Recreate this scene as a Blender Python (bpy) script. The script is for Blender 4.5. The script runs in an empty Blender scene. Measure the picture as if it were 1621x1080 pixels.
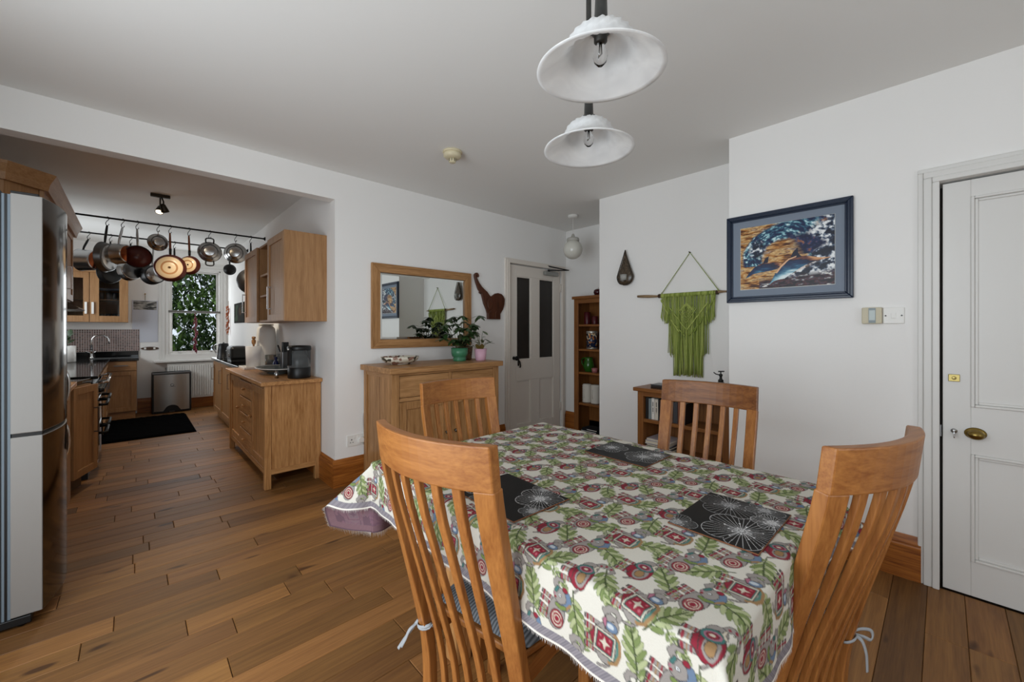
import bpy, bmesh, math, random
import numpy as np
from mathutils import Vector, Matrix
random.seed(7); rng = np.random.default_rng(7)
sc = bpy.context.scene
COL = sc.collection
PI = math.pi
R = math.radians

# ---------------------------------------------------------------- camera, world, light, exposure
cam_d = bpy.data.cameras.new('camera'); cam = bpy.data.objects.new('camera', cam_d); COL.objects.link(cam)
cam.location = (0, 0, 1.25); cam.rotation_euler = (R(90), 0, R(-43.15))
cam_d.sensor_width = 36; cam_d.lens = 640 / 1621 * 36; cam_d.shift_y = -18 / 1621; cam_d.clip_start = .02
sc.camera = cam
sc.view_settings.view_transform = 'Standard'; sc.view_settings.look = 'None'
sc.view_settings.exposure = 0.0; sc.view_settings.gamma = 1; sc.view_settings.use_curve_mapping = False
sc.cycles.use_denoising = True
sc.cycles.max_bounces = 8; sc.cycles.diffuse_bounces = 5; sc.cycles.glossy_bounces = 4; sc.cycles.transmission_bounces = 6; sc.cycles.transparent_max_bounces = 8
sc.cycles.sample_clamp_indirect = 4; sc.cycles.caustics_reflective = False; sc.cycles.caustics_refractive = False
w = bpy.data.worlds.new('sky'); sc.world = w; w.use_nodes = True
w.node_tree.nodes['Background'].inputs[0].default_value = (.80, .90, 1, 1); w.node_tree.nodes['Background'].inputs[1].default_value = 1.0

def area(name, loc, rot, sx, sy, power, col=(1, 1, 1), spread=180):
    d = bpy.data.lights.new(name, 'AREA'); d.shape = 'RECTANGLE'; d.size = sx; d.size_y = sy; d.energy = power; d.color = col; d.spread = R(spread)
    o = bpy.data.objects.new(name, d); COL.objects.link(o); o.location = loc; o.rotation_euler = rot
    return o
# daylight entering by the wide garden doors in the left wall (out of frame), and by the kitchen window; the rear and kitchen side lights are added fill
area('daylight_garden_doors', (-.985, .82, 1.2), (R(90), 0, R(-90)), 2.4, 1.95, 64, (.87, .945, 1))
area('added_rear_fill', (.75, -2.62, 1.45), (R(90), 0, 0), 1.7, 1.5, 15, (.87, .945, 1))  # added out of view to brighten the mirror wall and its door
area('daylight_kitchen_window', (.73, 8.27, 1.54), (R(-90), 0, 0), .62, 1.25, 8, (.90, .96, 1))
area('added_kitchen_fill', (-.985, 6.85, 1.6), (R(90), 0, R(-90)), 1.3, .75, 18, (.90, .96, 1))  # added out of view to lift the kitchen walls and ceiling

# ---------------------------------------------------------------- helpers
def lin(c):
    if isinstance(c, str):
        c = c.lstrip('#'); c = [int(c[i:i + 2], 16) / 255 for i in (0, 2, 4)]
        return tuple(x / 12.92 if x <= .04045 else ((x + .055) / 1.055) ** 2.4 for x in c)
    return tuple(c)
MATS = {}
def mat(name, col, rough=.5, metal=0., spec=.5, alpha=1., trans=0., emit=None, estr=0., bump=0., bscale=80., coat=0., sheen=0., ior=1.45, sss=0.):
    if name in MATS: return MATS[name]
    m = bpy.data.materials.new(name); m.use_nodes = True; nt = m.node_tree; b = nt.nodes['Principled BSDF']
    b.inputs['Base Color'].default_value = (*lin(col), 1); b.inputs['Roughness'].default_value = rough; b.inputs['Metallic'].default_value = metal
    b.inputs['Specular IOR Level'].default_value = spec; b.inputs['Transmission Weight'].default_value = trans; b.inputs['IOR'].default_value = ior
    b.inputs['Coat Weight'].default_value = coat; b.inputs['Alpha'].default_value = alpha
    b.inputs['Sheen Weight'].default_value = sheen
    if emit: b.inputs['Emission Color'].default_value = (*lin(emit), 1); b.inputs['Emission Strength'].default_value = estr
    if bump:
        n = nt.nodes.new('ShaderNodeTexNoise'); n.inputs['Scale'].default_value = bscale; n.inputs['Detail'].default_value = 3
        tc = nt.nodes.new('ShaderNodeTexCoord'); nt.links.new(tc.outputs['Object'], n.inputs['Vector'])
        bp = nt.nodes.new('ShaderNodeBump'); bp.inputs['Strength'].default_value = bump; bp.inputs['Distance'].default_value = .005
        nt.links.new(n.outputs['Fac'], bp.inputs['Height']); nt.links.new(bp.outputs['Normal'], b.inputs['Normal'])
    MATS[name] = m; return m

def wood(name, dark, light, axis='z', rough=.45, scale=9., stretch=9., contrast=(.32, .68), attr=None, coat=.0, rings=0.5):
    """wood with grain running along a local axis"""
    if name in MATS: return MATS[name]
    m = bpy.data.materials.new(name); m.use_nodes = True; nt = m.node_tree; N = nt.nodes; L = nt.links; b = N['Principled BSDF']
    tc = N.new('ShaderNodeTexCoord'); mp = N.new('ShaderNodeMapping')
    s = [scale * stretch * .5] * 3; s['xyz'.index(axis)] = scale * .28
    mp.inputs['Scale'].default_value = s
    oi = N.new('ShaderNodeObjectInfo'); ml = N.new('ShaderNodeVectorMath'); ml.operation = 'ADD'
    vm = N.new('ShaderNodeMath'); vm.operation = 'MULTIPLY'; vm.inputs[1].default_value = 37.
    L.new(oi.outputs['Random'], vm.inputs[0]); L.new(tc.outputs['Object'], ml.inputs[0]); L.new(vm.outputs[0], ml.inputs[1])
    if attr:
        at = N.new('ShaderNodeAttribute'); at.attribute_name = attr
        sc_ = N.new('ShaderNodeVectorMath'); sc_.operation = 'SCALE'; sc_.inputs['Scale'].default_value = 40; L.new(at.outputs['Color'], sc_.inputs[0])
        ml2 = N.new('ShaderNodeVectorMath'); ml2.operation = 'ADD'; L.new(ml.outputs[0], ml2.inputs[0]); L.new(sc_.outputs[0], ml2.inputs[1]); src = ml2.outputs[0]
        L.new(tc.outputs['Object'], ml2.inputs[0])
    else: src = ml.outputs[0]
    L.new(src, mp.inputs['Vector'])
    n1 = N.new('ShaderNodeTexNoise'); n1.inputs['Scale'].default_value = 1.; n1.inputs['Detail'].default_value = 5; n1.inputs['Roughness'].default_value = .62; n1.inputs['Distortion'].default_value = rings
    n2 = N.new('ShaderNodeTexNoise'); n2.inputs['Scale'].default_value = 5.; n2.inputs['Detail'].default_value = 3
    L.new(mp.outputs[0], n1.inputs['Vector']); L.new(mp.outputs[0], n2.inputs['Vector'])
    mx = N.new('ShaderNodeMix'); mx.inputs[0].default_value = .35; L.new(n1.outputs['Fac'], mx.inputs[2]); L.new(n2.outputs['Fac'], mx.inputs[3])
    cr = N.new('ShaderNodeValToRGB'); cr.color_ramp.elements[0].position = contrast[0]; cr.color_ramp.elements[1].position = contrast[1]
    cr.color_ramp.elements[0].color = (*lin(dark), 1); cr.color_ramp.elements[1].color = (*lin(light), 1)
    L.new(mx.outputs[0], cr.inputs[0]); out = cr.outputs[0]
    if attr:
        mu = N.new('ShaderNodeMix'); mu.data_type = 'RGBA'; mu.blend_type = 'MULTIPLY'; mu.inputs[0].default_value = 1
        L.new(out, mu.inputs[6]); L.new(at.outputs['Color'], mu.inputs[7]); out = mu.outputs[2]
        # dark knots
        vt = N.new('ShaderNodeTexNoise'); vt.inputs['Scale'].default_value = 2.6; vt.inputs['Detail'].default_value = 1
        mp2 = N.new('ShaderNodeMapping'); mp2.inputs['Scale'].default_value = (1.6, 5, 5); L.new(src, mp2.inputs['Vector']); L.new(mp2.outputs[0], vt.inputs['Vector'])
        c2 = N.new('ShaderNodeValToRGB'); c2.color_ramp.elements[0].position = .70; c2.color_ramp.elements[1].position = .77
        c2.color_ramp.elements[0].color = (1, 1, 1, 1); c2.color_ramp.elements[1].color = (.30, .24, .2, 1); L.new(vt.outputs['Fac'], c2.inputs[0])
        m3 = N.new('ShaderNodeMix'); m3.data_type = 'RGBA'; m3.blend_type = 'MULTIPLY'; m3.inputs[0].default_value = 1
        L.new(out, m3.inputs[6]); L.new(c2.outputs[0], m3.inputs[7]); out = m3.outputs[2]
    L.new(out, b.inputs['Base Color'])
    b.inputs['Roughness'].default_value = rough; b.inputs['Specular IOR Level'].default_value = .35; b.inputs['Coat Weight'].default_value = coat; b.inputs['Coat Roughness'].default_value = .25
    bp = N.new('ShaderNodeBump'); bp.inputs['Strength'].default_value = .12; bp.inputs['Distance'].default_value = .003
    L.new(mx.outputs[0], bp.inputs['Height']); L.new(bp.outputs['Normal'], b.inputs['Normal'])
    MATS[name] = m; return m

def colmat(name, rough=.6, back=None, bump=0., spec=.3):
    """flat print: colour read from the mesh's own colour layer"""
    if name in MATS: return MATS[name]
    m = bpy.data.materials.new(name); m.use_nodes = True; nt = m.node_tree; b = nt.nodes['Principled BSDF']
    at = nt.nodes.new('ShaderNodeAttribute'); at.attribute_name = 'Col'; out = at.outputs['Color']
    if back:
        g = nt.nodes.new('ShaderNodeNewGeometry'); mx = nt.nodes.new('ShaderNodeMix'); mx.data_type = 'RGBA'
        hs = nt.nodes.new('ShaderNodeHueSaturation'); hs.inputs['Hue'].default_value = .5; hs.inputs['Saturation'].default_value = .55; hs.inputs['Value'].default_value = .8
        inv = nt.nodes.new('ShaderNodeMix'); inv.data_type = 'RGBA'; inv.blend_type = 'MULTIPLY'; inv.inputs[0].default_value = 1
        inv.inputs[7].default_value = (*lin(back), 1)
        i2 = nt.nodes.new('ShaderNodeInvert'); i2.inputs['Fac'].default_value = .75
        nt.links.new(out, i2.inputs['Color']); nt.links.new(i2.outputs[0], inv.inputs[6])
        nt.links.new(g.outputs['Backfacing'], mx.inputs[0]); nt.links.new(out, mx.inputs[6]); nt.links.new(inv.outputs[2], mx.inputs[7]); out = mx.outputs[2]
    nt.links.new(out, b.inputs['Base Color']); b.inputs['Roughness'].default_value = rough; b.inputs['Specular IOR Level'].default_value = spec
    if bump:
        tc = nt.nodes.new('ShaderNodeTexCoord'); wv = nt.nodes.new('ShaderNodeTexNoise'); wv.inputs['Scale'].default_value = 350
        nt.links.new(tc.outputs['Object'], wv.inputs['Vector']); bp = nt.nodes.new('ShaderNodeBump'); bp.inputs['Strength'].default_value = bump; bp.inputs['Distance'].default_value = .002
        nt.links.new(wv.outputs['Fac'], bp.inputs['Height']); nt.links.new(bp.outputs['Normal'], b.inputs['Normal'])
    MATS[name] = m; return m

class MB:
    """collects verts and faces of ONE mesh"""
    def __init__(s): s.v = []; s.f = []; s.sm = []
    def add(s, vs, fs, smooth=False, M=None):
        o = len(s.v)
        s.v += [tuple(M @ Vector(p)) if M is not None else tuple(p) for p in vs]
        s.f += [tuple(i + o for i in f) for f in fs]; s.sm += [smooth] * len(fs); return s
    def box(s, x0, x1, y0, y1, z0, z1, M=None):
        x0, x1 = min(x0, x1), max(x0, x1); y0, y1 = min(y0, y1), max(y0, y1); z0, z1 = min(z0, z1), max(z0, z1)
        return s.add([(x0, y0, z0), (x1, y0, z0), (x1, y1, z0), (x0, y1, z0), (x0, y0, z1), (x1, y0, z1), (x1, y1, z1), (x0, y1, z1)],
                     [(0, 3, 2, 1), (4, 5, 6, 7), (0, 1, 5, 4), (1, 2, 6, 5), (2, 3, 7, 6), (3, 0, 4, 7)], False, M)
    def lathe(s, prof, n=24, M=None, smooth=True, close=False):
        vs = []; fs = []
        for r, z in prof:
            for k in range(n): a = 2 * PI * k / n; vs.append((r * math.cos(a), r * math.sin(a), z))
        for i in range(len(prof) - 1):
            for k in range(n): k2 = (k + 1) % n; fs.append((i * n + k, i * n + k2, (i + 1) * n + k2, (i + 1) * n + k))
        if prof[0][0] > 1e-6 and not close: fs.append(tuple(range(n))[::-1])
        if prof[-1][0] > 1e-6 and not close: fs.append(tuple((len(prof) - 1) * n + k for k in range(n)))
        return s.add(vs, fs, smooth, M)
    def cyl(s, r, z0, z1, n=20, M=None, smooth=True): return s.lathe([(r, z0), (r, z1)], n, M, smooth)
    def tube(s, pts, r, n=8, closed=False, rs=None):
        pts = [Vector(p) for p in pts]; vs = []; fs = []; m = len(pts)
        up = None
        for i, p in enumerate(pts):
            a = pts[i - 1] if (i > 0 or closed) else p; b = pts[(i + 1) % m] if (i < m - 1 or closed) else p
            t = (b - a).normalized()
            if up is None: up = Vector((0, 0, 1)) if abs(t.z) < .9 else Vector((1, 0, 0))
            x = t.cross(up); x = x.normalized() if x.length > 1e-6 else t.orthogonal().normalized(); y = x.cross(t).normalized(); up = y
            rr = rs[i] if rs else r
            for k in range(n): an = 2 * PI * k / n; vs.append(p + x * rr * math.cos(an) + y * rr * math.sin(an))
        for i in range(m if closed else m - 1):
            for k in range(n): k2 = (k + 1) % n; i2 = (i + 1) % m; fs.append((i * n + k, i * n + k2, i2 * n + k2, i2 * n + k))
        if not closed: fs += [tuple(range(n))[::-1], tuple((m - 1) * n + k for k in range(n))]
        return s.add(vs, fs, True)
    def prism(s, poly, t0, t1, axis='y', M=None):
        """extrude a 2D outline (list of (a,b)); axis = extrusion axis"""
        n = len(poly)
        P = {'y': lambda a, b, t: (a, t, b), 'x': lambda a, b, t: (t, a, b), 'z': lambda a, b, t: (a, b, t)}[axis]
        vs = [P(a, b, t0) for a, b in poly] + [P(a, b, t1) for a, b in poly]
        fs = [tuple(range(n)), tuple(range(2 * n - 1, n - 1, -1))] + [(i, i + n, (i + 1) % n + n, (i + 1) % n) for i in range(n)]
        return s.add(vs, fs, False, M)
    def sheet(s, grid, smooth=True, M=None):
        r = len(grid); c = len(grid[0])
        return s.add([p for row in grid for p in row], [(i * c + j, i * c + j + 1, (i + 1) * c + j + 1, (i + 1) * c + j) for i in range(r - 1) for j in range(c - 1)], smooth, M)
    def build(s, name, m, parent=None, bevel=0, loc=None, fix=True, seg=2):
        me = bpy.data.meshes.new(name); me.from_pydata(s.v, [], s.f)
        me.polygons.foreach_set('use_smooth', s.sm)
        if fix:
            bm = bmesh.new(); bm.from_mesh(me); bmesh.ops.recalc_face_normals(bm, faces=bm.faces); bm.to_mesh(me); bm.free()
        me.materials.append(m); me.update()
        o = bpy.data.objects.new(name, me); COL.objects.link(o); o.parent = parent
        if loc: o.location = loc
        if bevel:
            b = o.modifiers.new('edge', 'BEVEL'); b.width = bevel; b.segments = seg; b.limit_method = 'ANGLE'; b.angle_limit = R(40)
        return o
def tag(o, label=None, cat=None, group=None, kind=None):
    if label: o['label'] = label
    if cat: o['category'] = cat
    if group: o['group'] = group
    if kind: o['kind'] = kind
    return o
def thing(name, label, cat, loc=(0, 0, 0), rz=0, group=None, rot=None):
    o = bpy.data.objects.new(name, None); COL.objects.link(o); o.location = loc; o.rotation_euler = rot or (0, 0, rz); o.empty_display_size = .05
    return tag(o, label, cat, group)
def struct(o): o['kind'] = 'structure'; return o
def bx(name, m, parent, x0, x1, y0, y1, z0, z1, bevel=0): return MB().box(x0, x1, y0, y1, z0, z1).build(name, m, parent, bevel)
def copy_tree(o, parent=None):
    c = o.copy(); COL.objects.link(c); c.parent = parent
    for ch in list(o.children): copy_tree(ch, c)
    return c
def rotM(axis, deg, loc=(0, 0, 0)): return Matrix.Translation(loc) @ Matrix.Rotation(R(deg), 4, axis)
def smooth_path(pts, n=24):
    """Catmull-Rom through the points"""
    P = [Vector(p) for p in pts]; P = [P[0] * 2 - P[1]] + P + [P[-1] * 2 - P[-2]]; out = []
    segs = len(P) - 3
    for k in range(n + 1):
        t = k / n * segs; i = min(int(t), segs - 1); t -= i; a, b, c, d = P[i:i + 4]
        out.append(.5 * ((2 * b) + (c - a) * t + (2 * a - 5 * b + 4 * c - d) * t * t + (3 * b - a - 3 * c + d) * t ** 3))
    return out

# ---------------------------------------------------------------- materials
white_wall = mat('white_wall_paint', '#efedea', .85, spec=.2, bump=.05, bscale=60)
ceil_m = mat('ceiling_paint', '#ecebe8', .9, spec=.15)
gloss_white = mat('white_gloss_paint', '#dcdad6', .4)
doorA_m = mat('warm_white_door_paint', '#e2dad0', .45)
OAK = {a: wood('oak_' + a, '#8f5f32', '#cb9862', a, .42, 9, 9, (.36, .66)) for a in 'xyz'}
CHAIR = {a: wood('chair_oak_' + a, '#7d4821', '#ae743c', a, .38, 7, 12, (.30, .70)) for a in 'xyz'}
KIT = {a: wood('kitchen_beech_' + a, '#865d38', '#b58b60', a, .42, 8, 7, (.25, .75)) for a in 'xyz'}
DARKOAK = {a: wood('sideboard_oak_' + a, '#82592f', '#bf9060', a, .42, 8, 9, (.34, .66)) for a in 'xyz'}
PINE = {a: wood('pine_' + a, '#6e3612', '#b5702f', a, .35, 7, 12, (.35, .66), rings=1.2) for a in 'xyz'}
BOOKW = {a: wood('bookcase_wood_' + a, '#6a3f20', '#94602f', a, .4, 8, 8, (.28, .72)) for a in 'xyz'}
FLOOR = wood('floor_oak', '#694424', '#a0713e', 'x', .5, 5, 14, (.28, .72), attr='Col')
steel = mat('steel', '#b8b8b8', .22, 1.)
steel_d = mat('steel_dark', '#6a6a6a', .3, 1.)
chrome = mat('chrome', '#dcdcdc', .08, 1.)
black = mat('black_plastic', '#101010', .4)
blackm = mat('black_iron', '#171615', .5, .6)
granite = mat('black_granite', '#0b0b0c', .08, spec=.6)
brass = mat('brass', '#a8894a', .25, 1.)
glass = mat('clear_glass', '#ffffff', .02, trans=1., ior=1.3)
white_pl = mat('white_plastic', '#e8e6e1', .4)
white_cer = mat('white_ceramic', '#e6e4e0', .25)
grey_pl = mat('grey_plastic', '#8a8a88', .5)
# ---------------------------------------------------------------- the room
H = 2.5; YA = 3.29; XB = 2.85; XM = 3.265; XF = 4.03; XP = 1.165; YK = 8.25; XL = -.95; YR = -2.6
floor = struct(bx('floor', mat('subfloor', '#2a1a0c', .8), None, XL, XF + .1, YR, YK + .1, -.08, -.006))
# oak boards running along x
rows = []
PWD = .121; y = .053 - PWD * 22
rr = random.Random(3)
CAMF = (math.sin(R(43.15)), math.cos(R(43.15)))
def screen(x, y, z):
    wv = x * .684 + y * .7296; r = x * .7296 - y * .684
    if wv < .05: return None
    return 810.5 + 640 * r / wv, 522 - 640 * (z - 1.25) / wv
planks = []
while y < YK:
    x = XL - rr.random() * .9
    x_end = XF if y > 2.2 else (XM if y > .9 else XB)
    if y > YA: x_end = XP
    while x < x_end:
        L = rr.choice([.38, .5, .62, .78, .95, 1.1, 1.3]); x1 = x + L
        a, b = max(x, XL), min(x1, x_end)
        if b - a > .02:
            t = rr.random(); base = .66 + .62 * t; tint = (base, base * (.96 + .06 * rr.random()), base * (.92 + .1 * rr.random()))
            if rr.random() < .10: tint = tuple(c * .76 for c in tint)
            planks.append((a, b, y, min(y + PWD, YK), tint))
        x = x1
    y += PWD
def vis(p):
    a, b, y0, y1, _ = p; n = 0
    pts = [screen(a + (b - a) * i / 6, (y0 + y1) / 2, 0) for i in range(7)]
    n = sum(1 for q in pts if q and 0 < q[0] < 1621 and q[1] < 1080)
    if n == 0: return 0
    c = screen((a + b) / 2, (y0 + y1) / 2, 0) or [q for q in pts if q][0]
    wv = max(.3, ((a + b) / 2) * .684 + y0 * .7296)
    return (b - a) * n / 7 / wv ** 3
order = sorted(range(len(planks)), key=lambda i: -vis(planks[i]))
def plank_geo(mb, p):
    a, b, y0, y1, t = p; g = .0011; e = .002; x0, x1, y0, y1 = a + g, b - g, y0 + g * .6, y1 - g * .6
    vs = [(x0, y0, -.012), (x1, y0, -.012), (x1, y1, -.012), (x0, y1, -.012), (x0, y0, -e), (x1, y0, -e), (x1, y1, -e), (x0, y1, -e),
          (x0 + e, y0 + e, 0), (x1 - e, y0 + e, 0), (x1 - e, y1 - e, 0), (x0 + e, y1 - e, 0)]
    mb.add(vs, [(0, 1, 5, 4), (1, 2, 6, 5), (2, 3, 7, 6), (3, 0, 4, 7), (4, 5, 9, 8), (5, 6, 10, 9), (6, 7, 11, 10), (7, 4, 8, 11), (8, 9, 10, 11)])
    return [t] * 12
def setcol(o, cols):
    ca = o.data.color_attributes.new('Col', 'FLOAT_COLOR', 'POINT'); arr = np.ones((len(cols), 4), np.float32); arr[:, :3] = cols
    ca.data.foreach_set('color', arr.ravel())
rest = MB(); restc = []
for n, i in enumerate(order):
    if n < 285 and vis(planks[i]) > 0:
        mb = MB(); c = plank_geo(mb, planks[i]); o = mb.build('plank', FLOOR, floor, fix=False); setcol(o, c)
    else: restc += plank_geo(rest, planks[i])
o = rest.build('plank_field', FLOOR, floor, fix=False); setcol(o, restc); o['kind'] = 'stuff'

struct(bx('ceiling', ceil_m, None, XL - .1, XF + .1, YR - .1, YK + .1, H, H + .1))
# wall with the mirror, door opening, and the header over the kitchen opening
DA0, DA1, DAH = 3.025, 3.932, 1.99
m = MB(); m.box(XP, DA0, YA, YA + .11, 0, H); m.box(DA1, XF, YA, YA + .11, 0, H); m.box(DA0, DA1, YA, YA + .11, DAH, H); m.box(XL, XP, YA, YA + .11, 2.281, H)
struct(m.build('wall_back', white_wall))
DB0, DB1, DBH = .012, -.86, 1.962
m = MB(); m.box(XB, XB + .12, DB0, .96, 0, H); m.box(XB, XB + .12, YR, DB1, 0, H); m.box(XB, XB + .12, DB1, DB0, DBH, H); m.box(XB + .12, XM + .1, .84, .96, 0, H)
struct(m.build('wall_right', white_wall))
m = MB(); m.box(XM, XM + .1, .96, 2.256, 0, H); m.box(XM + .1, XF + .1, 2.14, 2.256, 0, H)
struct(m.build('wall_chimney', white_wall))
struct(bx('wall_alcove', white_wall, None, XF, XF + .1, 2.256, YA + .11, 0, H))
LW = (-.43, 2.07, .2, 2.2); SW = (6.15, 7.55, 1.2, 2.0)   # garden doors, opening added for the kitchen fill (y0, y1, z0, z1)
m = MB(); m.box(XL - .1, XL, YR, LW[0], 0, H); m.box(XL - .1, XL, LW[1], SW[0], 0, H); m.box(XL - .1, XL, SW[1], YK + .1, 0, H)
for q in (LW, SW): m.box(XL - .1, XL, q[0], q[1], 0, q[2]); m.box(XL - .1, XL, q[0], q[1], q[3], H)
struct(m.build('wall_left', white_wall))
RW = (-.15, 1.65, .65, 2.25)
m = MB(); m.box(XL - .1, RW[0], YR - .1, YR, 0, H); m.box(RW[1], XB + .12, YR - .1, YR, 0, H); m.box(RW[0], RW[1], YR - .1, YR, 0, RW[2]); m.box(RW[0], RW[1], YR - .1, YR, RW[3], H); struct(m.build('wall_rear', white_wall))
struct(bx('wall_shade_block', white_wall, None, 1.85, XB, -1.7, -1.3, 0, H))  # added behind the camera to shade the right-hand door and wall
struct(bx('wall_kitchen_right', white_wall, None, XP, XP + .1, YA + .11, YK + .1, 0, H))
KW = (.40, 1.065, .86, 2.215)
m = MB(); m.box(XL, KW[0], YK, YK + .12, 0, H); m.box(KW[1], XP, YK, YK + .12, 0, H); m.box(KW[0], KW[1], YK, YK + .12, 0, KW[2]); m.box(KW[0], KW[1], YK, YK + .12, KW[3], H)
struct(m.build('wall_kitchen_back', white_wall))
# backing walls behind the two doors
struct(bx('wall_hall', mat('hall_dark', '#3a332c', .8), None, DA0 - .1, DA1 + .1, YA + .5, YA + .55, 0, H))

struct(bx('wall_leak_stop', MATS['hall_dark'], None, XB + .3, XB + .35, DB1 - .12, .2, 0, H)); struct(bx('wall_leak_stop_side', MATS['hall_dark'], None, XB + .12, XB + .35, DB1 - .16, DB1 - .12, 0, H)); struct(bx('ceiling_leak_stop', MATS['hall_dark'], None, XB + .12, XB + .35, DB1 - .16, .84, 2.3, 2.34))  # added unseen, to stop daylight leaking in round the right-hand door
# garden doors and the added kitchen fill opening in the left wall
for nm, q, k in (('window_2', LW, 4), ('window_added_side', SW, 3)):
    win = struct(thing(nm, None, None)); fm = MB()
    for a in np.linspace(q[0], q[1] - .05, k): fm.box(XL - .08, XL - .02, a, a + .05, q[2], q[3])
    fm.box(XL - .08, XL - .02, q[0], q[1], q[2], q[2] + .05); fm.box(XL - .08, XL - .02, q[0], q[1], q[3] - .05, q[3])
    fm.build('window_frame', gloss_white, win)

win = struct(thing('window_added_rear', None, None)); fm = MB()  # unseen window added only for the rear fill light
for a in (RW[0], .725, RW[1] - .05): fm.box(a, a + .05, YR - .08, YR - .03, RW[2], RW[3])
fm.box(RW[0], RW[1], YR - .08, YR - .03, RW[2], RW[2] + .05); fm.box(RW[0], RW[1], YR - .08, YR - .03, RW[3] - .05, RW[3]); fm.build('window_frame', gloss_white, win)
# baseboards: pine, moulded top
BP = [(0, 0), (.022, 0), (.022, .165), (.019, .172), (.019, .18), (.014, .188), (.012, .2), (.006, .212), (.004, .217), (0, .217)]
def baseboard(name, p0, p1, out, axis):
    """p0->p1 on plan along x or y, out = direction (+1/-1) of the room side"""
    m = MB()
    if axis == 'x': m.prism([(p0[1] + out * a, b) for a, b in BP], p0[0], p1[0], 'x')
    else:
        poly = [(p0[0] + out * a, b) for a, b in BP]; m.prism(poly, p0[1], p1[1], 'y')
    return struct(m.build(name, PINE[axis]))
baseboard('baseboard_back', (XP - .02, YA), (2.97, YA), -1, 'x')
baseboard('baseboard_opening', (XP, YA - .001), (XP, 5.3), -1, 'y')
baseboard('baseboard_right', (XB, .075), (XB, .96), -1, 'y')
baseboard('baseboard_alcove', (XF, 2.26), (XF, YA), -1, 'y')
baseboard('baseboard_chimney', (XM, .96), (XM, 2.256), -1, 'y')
baseboard('baseboard_kitchen', (.045, YK), (XP, YK), -1, 'x')

# door in the mirror wall (two dark glazed panes over two panels)
def architrave(name, M, w, h, side=.066, m_=gloss_white):
    """moulded frame round an opening: local x = width, z up, -y towards the room"""
    mb = MB()
    for (t0, t1, d) in ((0, .020, .018), (.020, .050, .026), (.050, side, .032)):
        a0, a1 = side - t1, side - t0
        # strip bands, outermost thickest
        mb.box(-a1, -a0, -d, 0, 0, h + a0, M); mb.box(w + a0, w + a1, -d, 0, 0, h + a0, M); mb.box(-a1, w + a1, -d, 0, h + a0, h + a1, M)
    return struct(mb.build(name, m_, None, .004))
MA = Matrix.Translation((DA0, YA, 0)); architrave('trim_1', MA, DA1 - DA0, DAH, .052, doorA_m)
d1 = struct(thing('door_1', None, None, (3.041, YA + .006, 0)))
W, Hh = .875, 1.98
lf = MB(); lf.box(0, .116, 0, .04, .008, Hh); lf.box(.756, W, 0, .04, .008, Hh); lf.box(.352, .49, 0, .04, .165, .672); lf.box(.352, .49, 0, .04, .903, 1.858); 
lf.box(.116, .756, 0, .04, .008, .165); lf.box(.116, .756, 0, .04, .672, .903); lf.box(.116, .756, 0, .04, 1.858, Hh)
lf.build('door_leaf', doorA_m, d1, .003)
obsc = mat('obscured_dark_glass', '#241f1b', .18, spec=.6, bump=.9, bscale=140)
for x0, x1 in ((.116, .352), (.49, .731 + .025)):
    bx('pane', obsc, d1, x0, x1, .018, .024, .9, 1.86)
    bx('panel', doorA_m, d1, x0, x1, .014, .03, .16, .675)
    for (z0, z1) in ((.165, .672), (.903, 1.858)):
        mm = MB(); q = .014
        mm.box(x0, x0 + q, .002, .016, z0, z1); mm.box(x1 - q, x1, .002, .016, z0, z1); mm.box(x0 + q, x1 - q, .002, .016, z0, z0 + q); mm.box(x0 + q, x1 - q, .002, .016, z1 - q, z1)
        mm.build('moulding', doorA_m, d1, .004)
k = MB(); k.lathe([(0, 0), (.02, 0), (.02, .004), (.009, .008), (.009, .03), (.022, .036), (.026, .05), (.02, .062), (0, .066)], 20, rotM('X', 90, (.075, 0, .93)))
k.build('door_knob', blackm, d1)
k = MB(); k.box(.135, .153, -.01, 0, .84, .93); k.tube([(.144, -.012, .9), (.144, -.03, .885), (.15, -.032, .84), (.144, -.03, .82)], .008); k.build('latch_handle', blackm, d1, .002)
bx('key_plate', doorA_m, d1, .055, .075, -.004, 0, .74, .8, .002)
for z in (.24, 1.72):
    h = MB(); h.cyl(.008, z, z + .1, 10, Matrix.Translation((W + .003, -.004, 0))); h.build('hinge', doorA_m, d1)
cl = MB(); cl.box(.56, .80, -.05, 0, 1.905, 1.955); cl.build('closer_body', mat('closer_silver', '#9c9c98', .4, .5), d1, .01)
cl = MB(); cl.tube([(.61, -.055, 1.962), (.85, -.16, 1.975), (.62, -.02, 2.02)], .009); cl.lathe([(.016, 0), (.016, .02)], 12, Matrix.Translation((.61, -.05, 1.95))); cl.build('closer_arm', black, d1)

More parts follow.
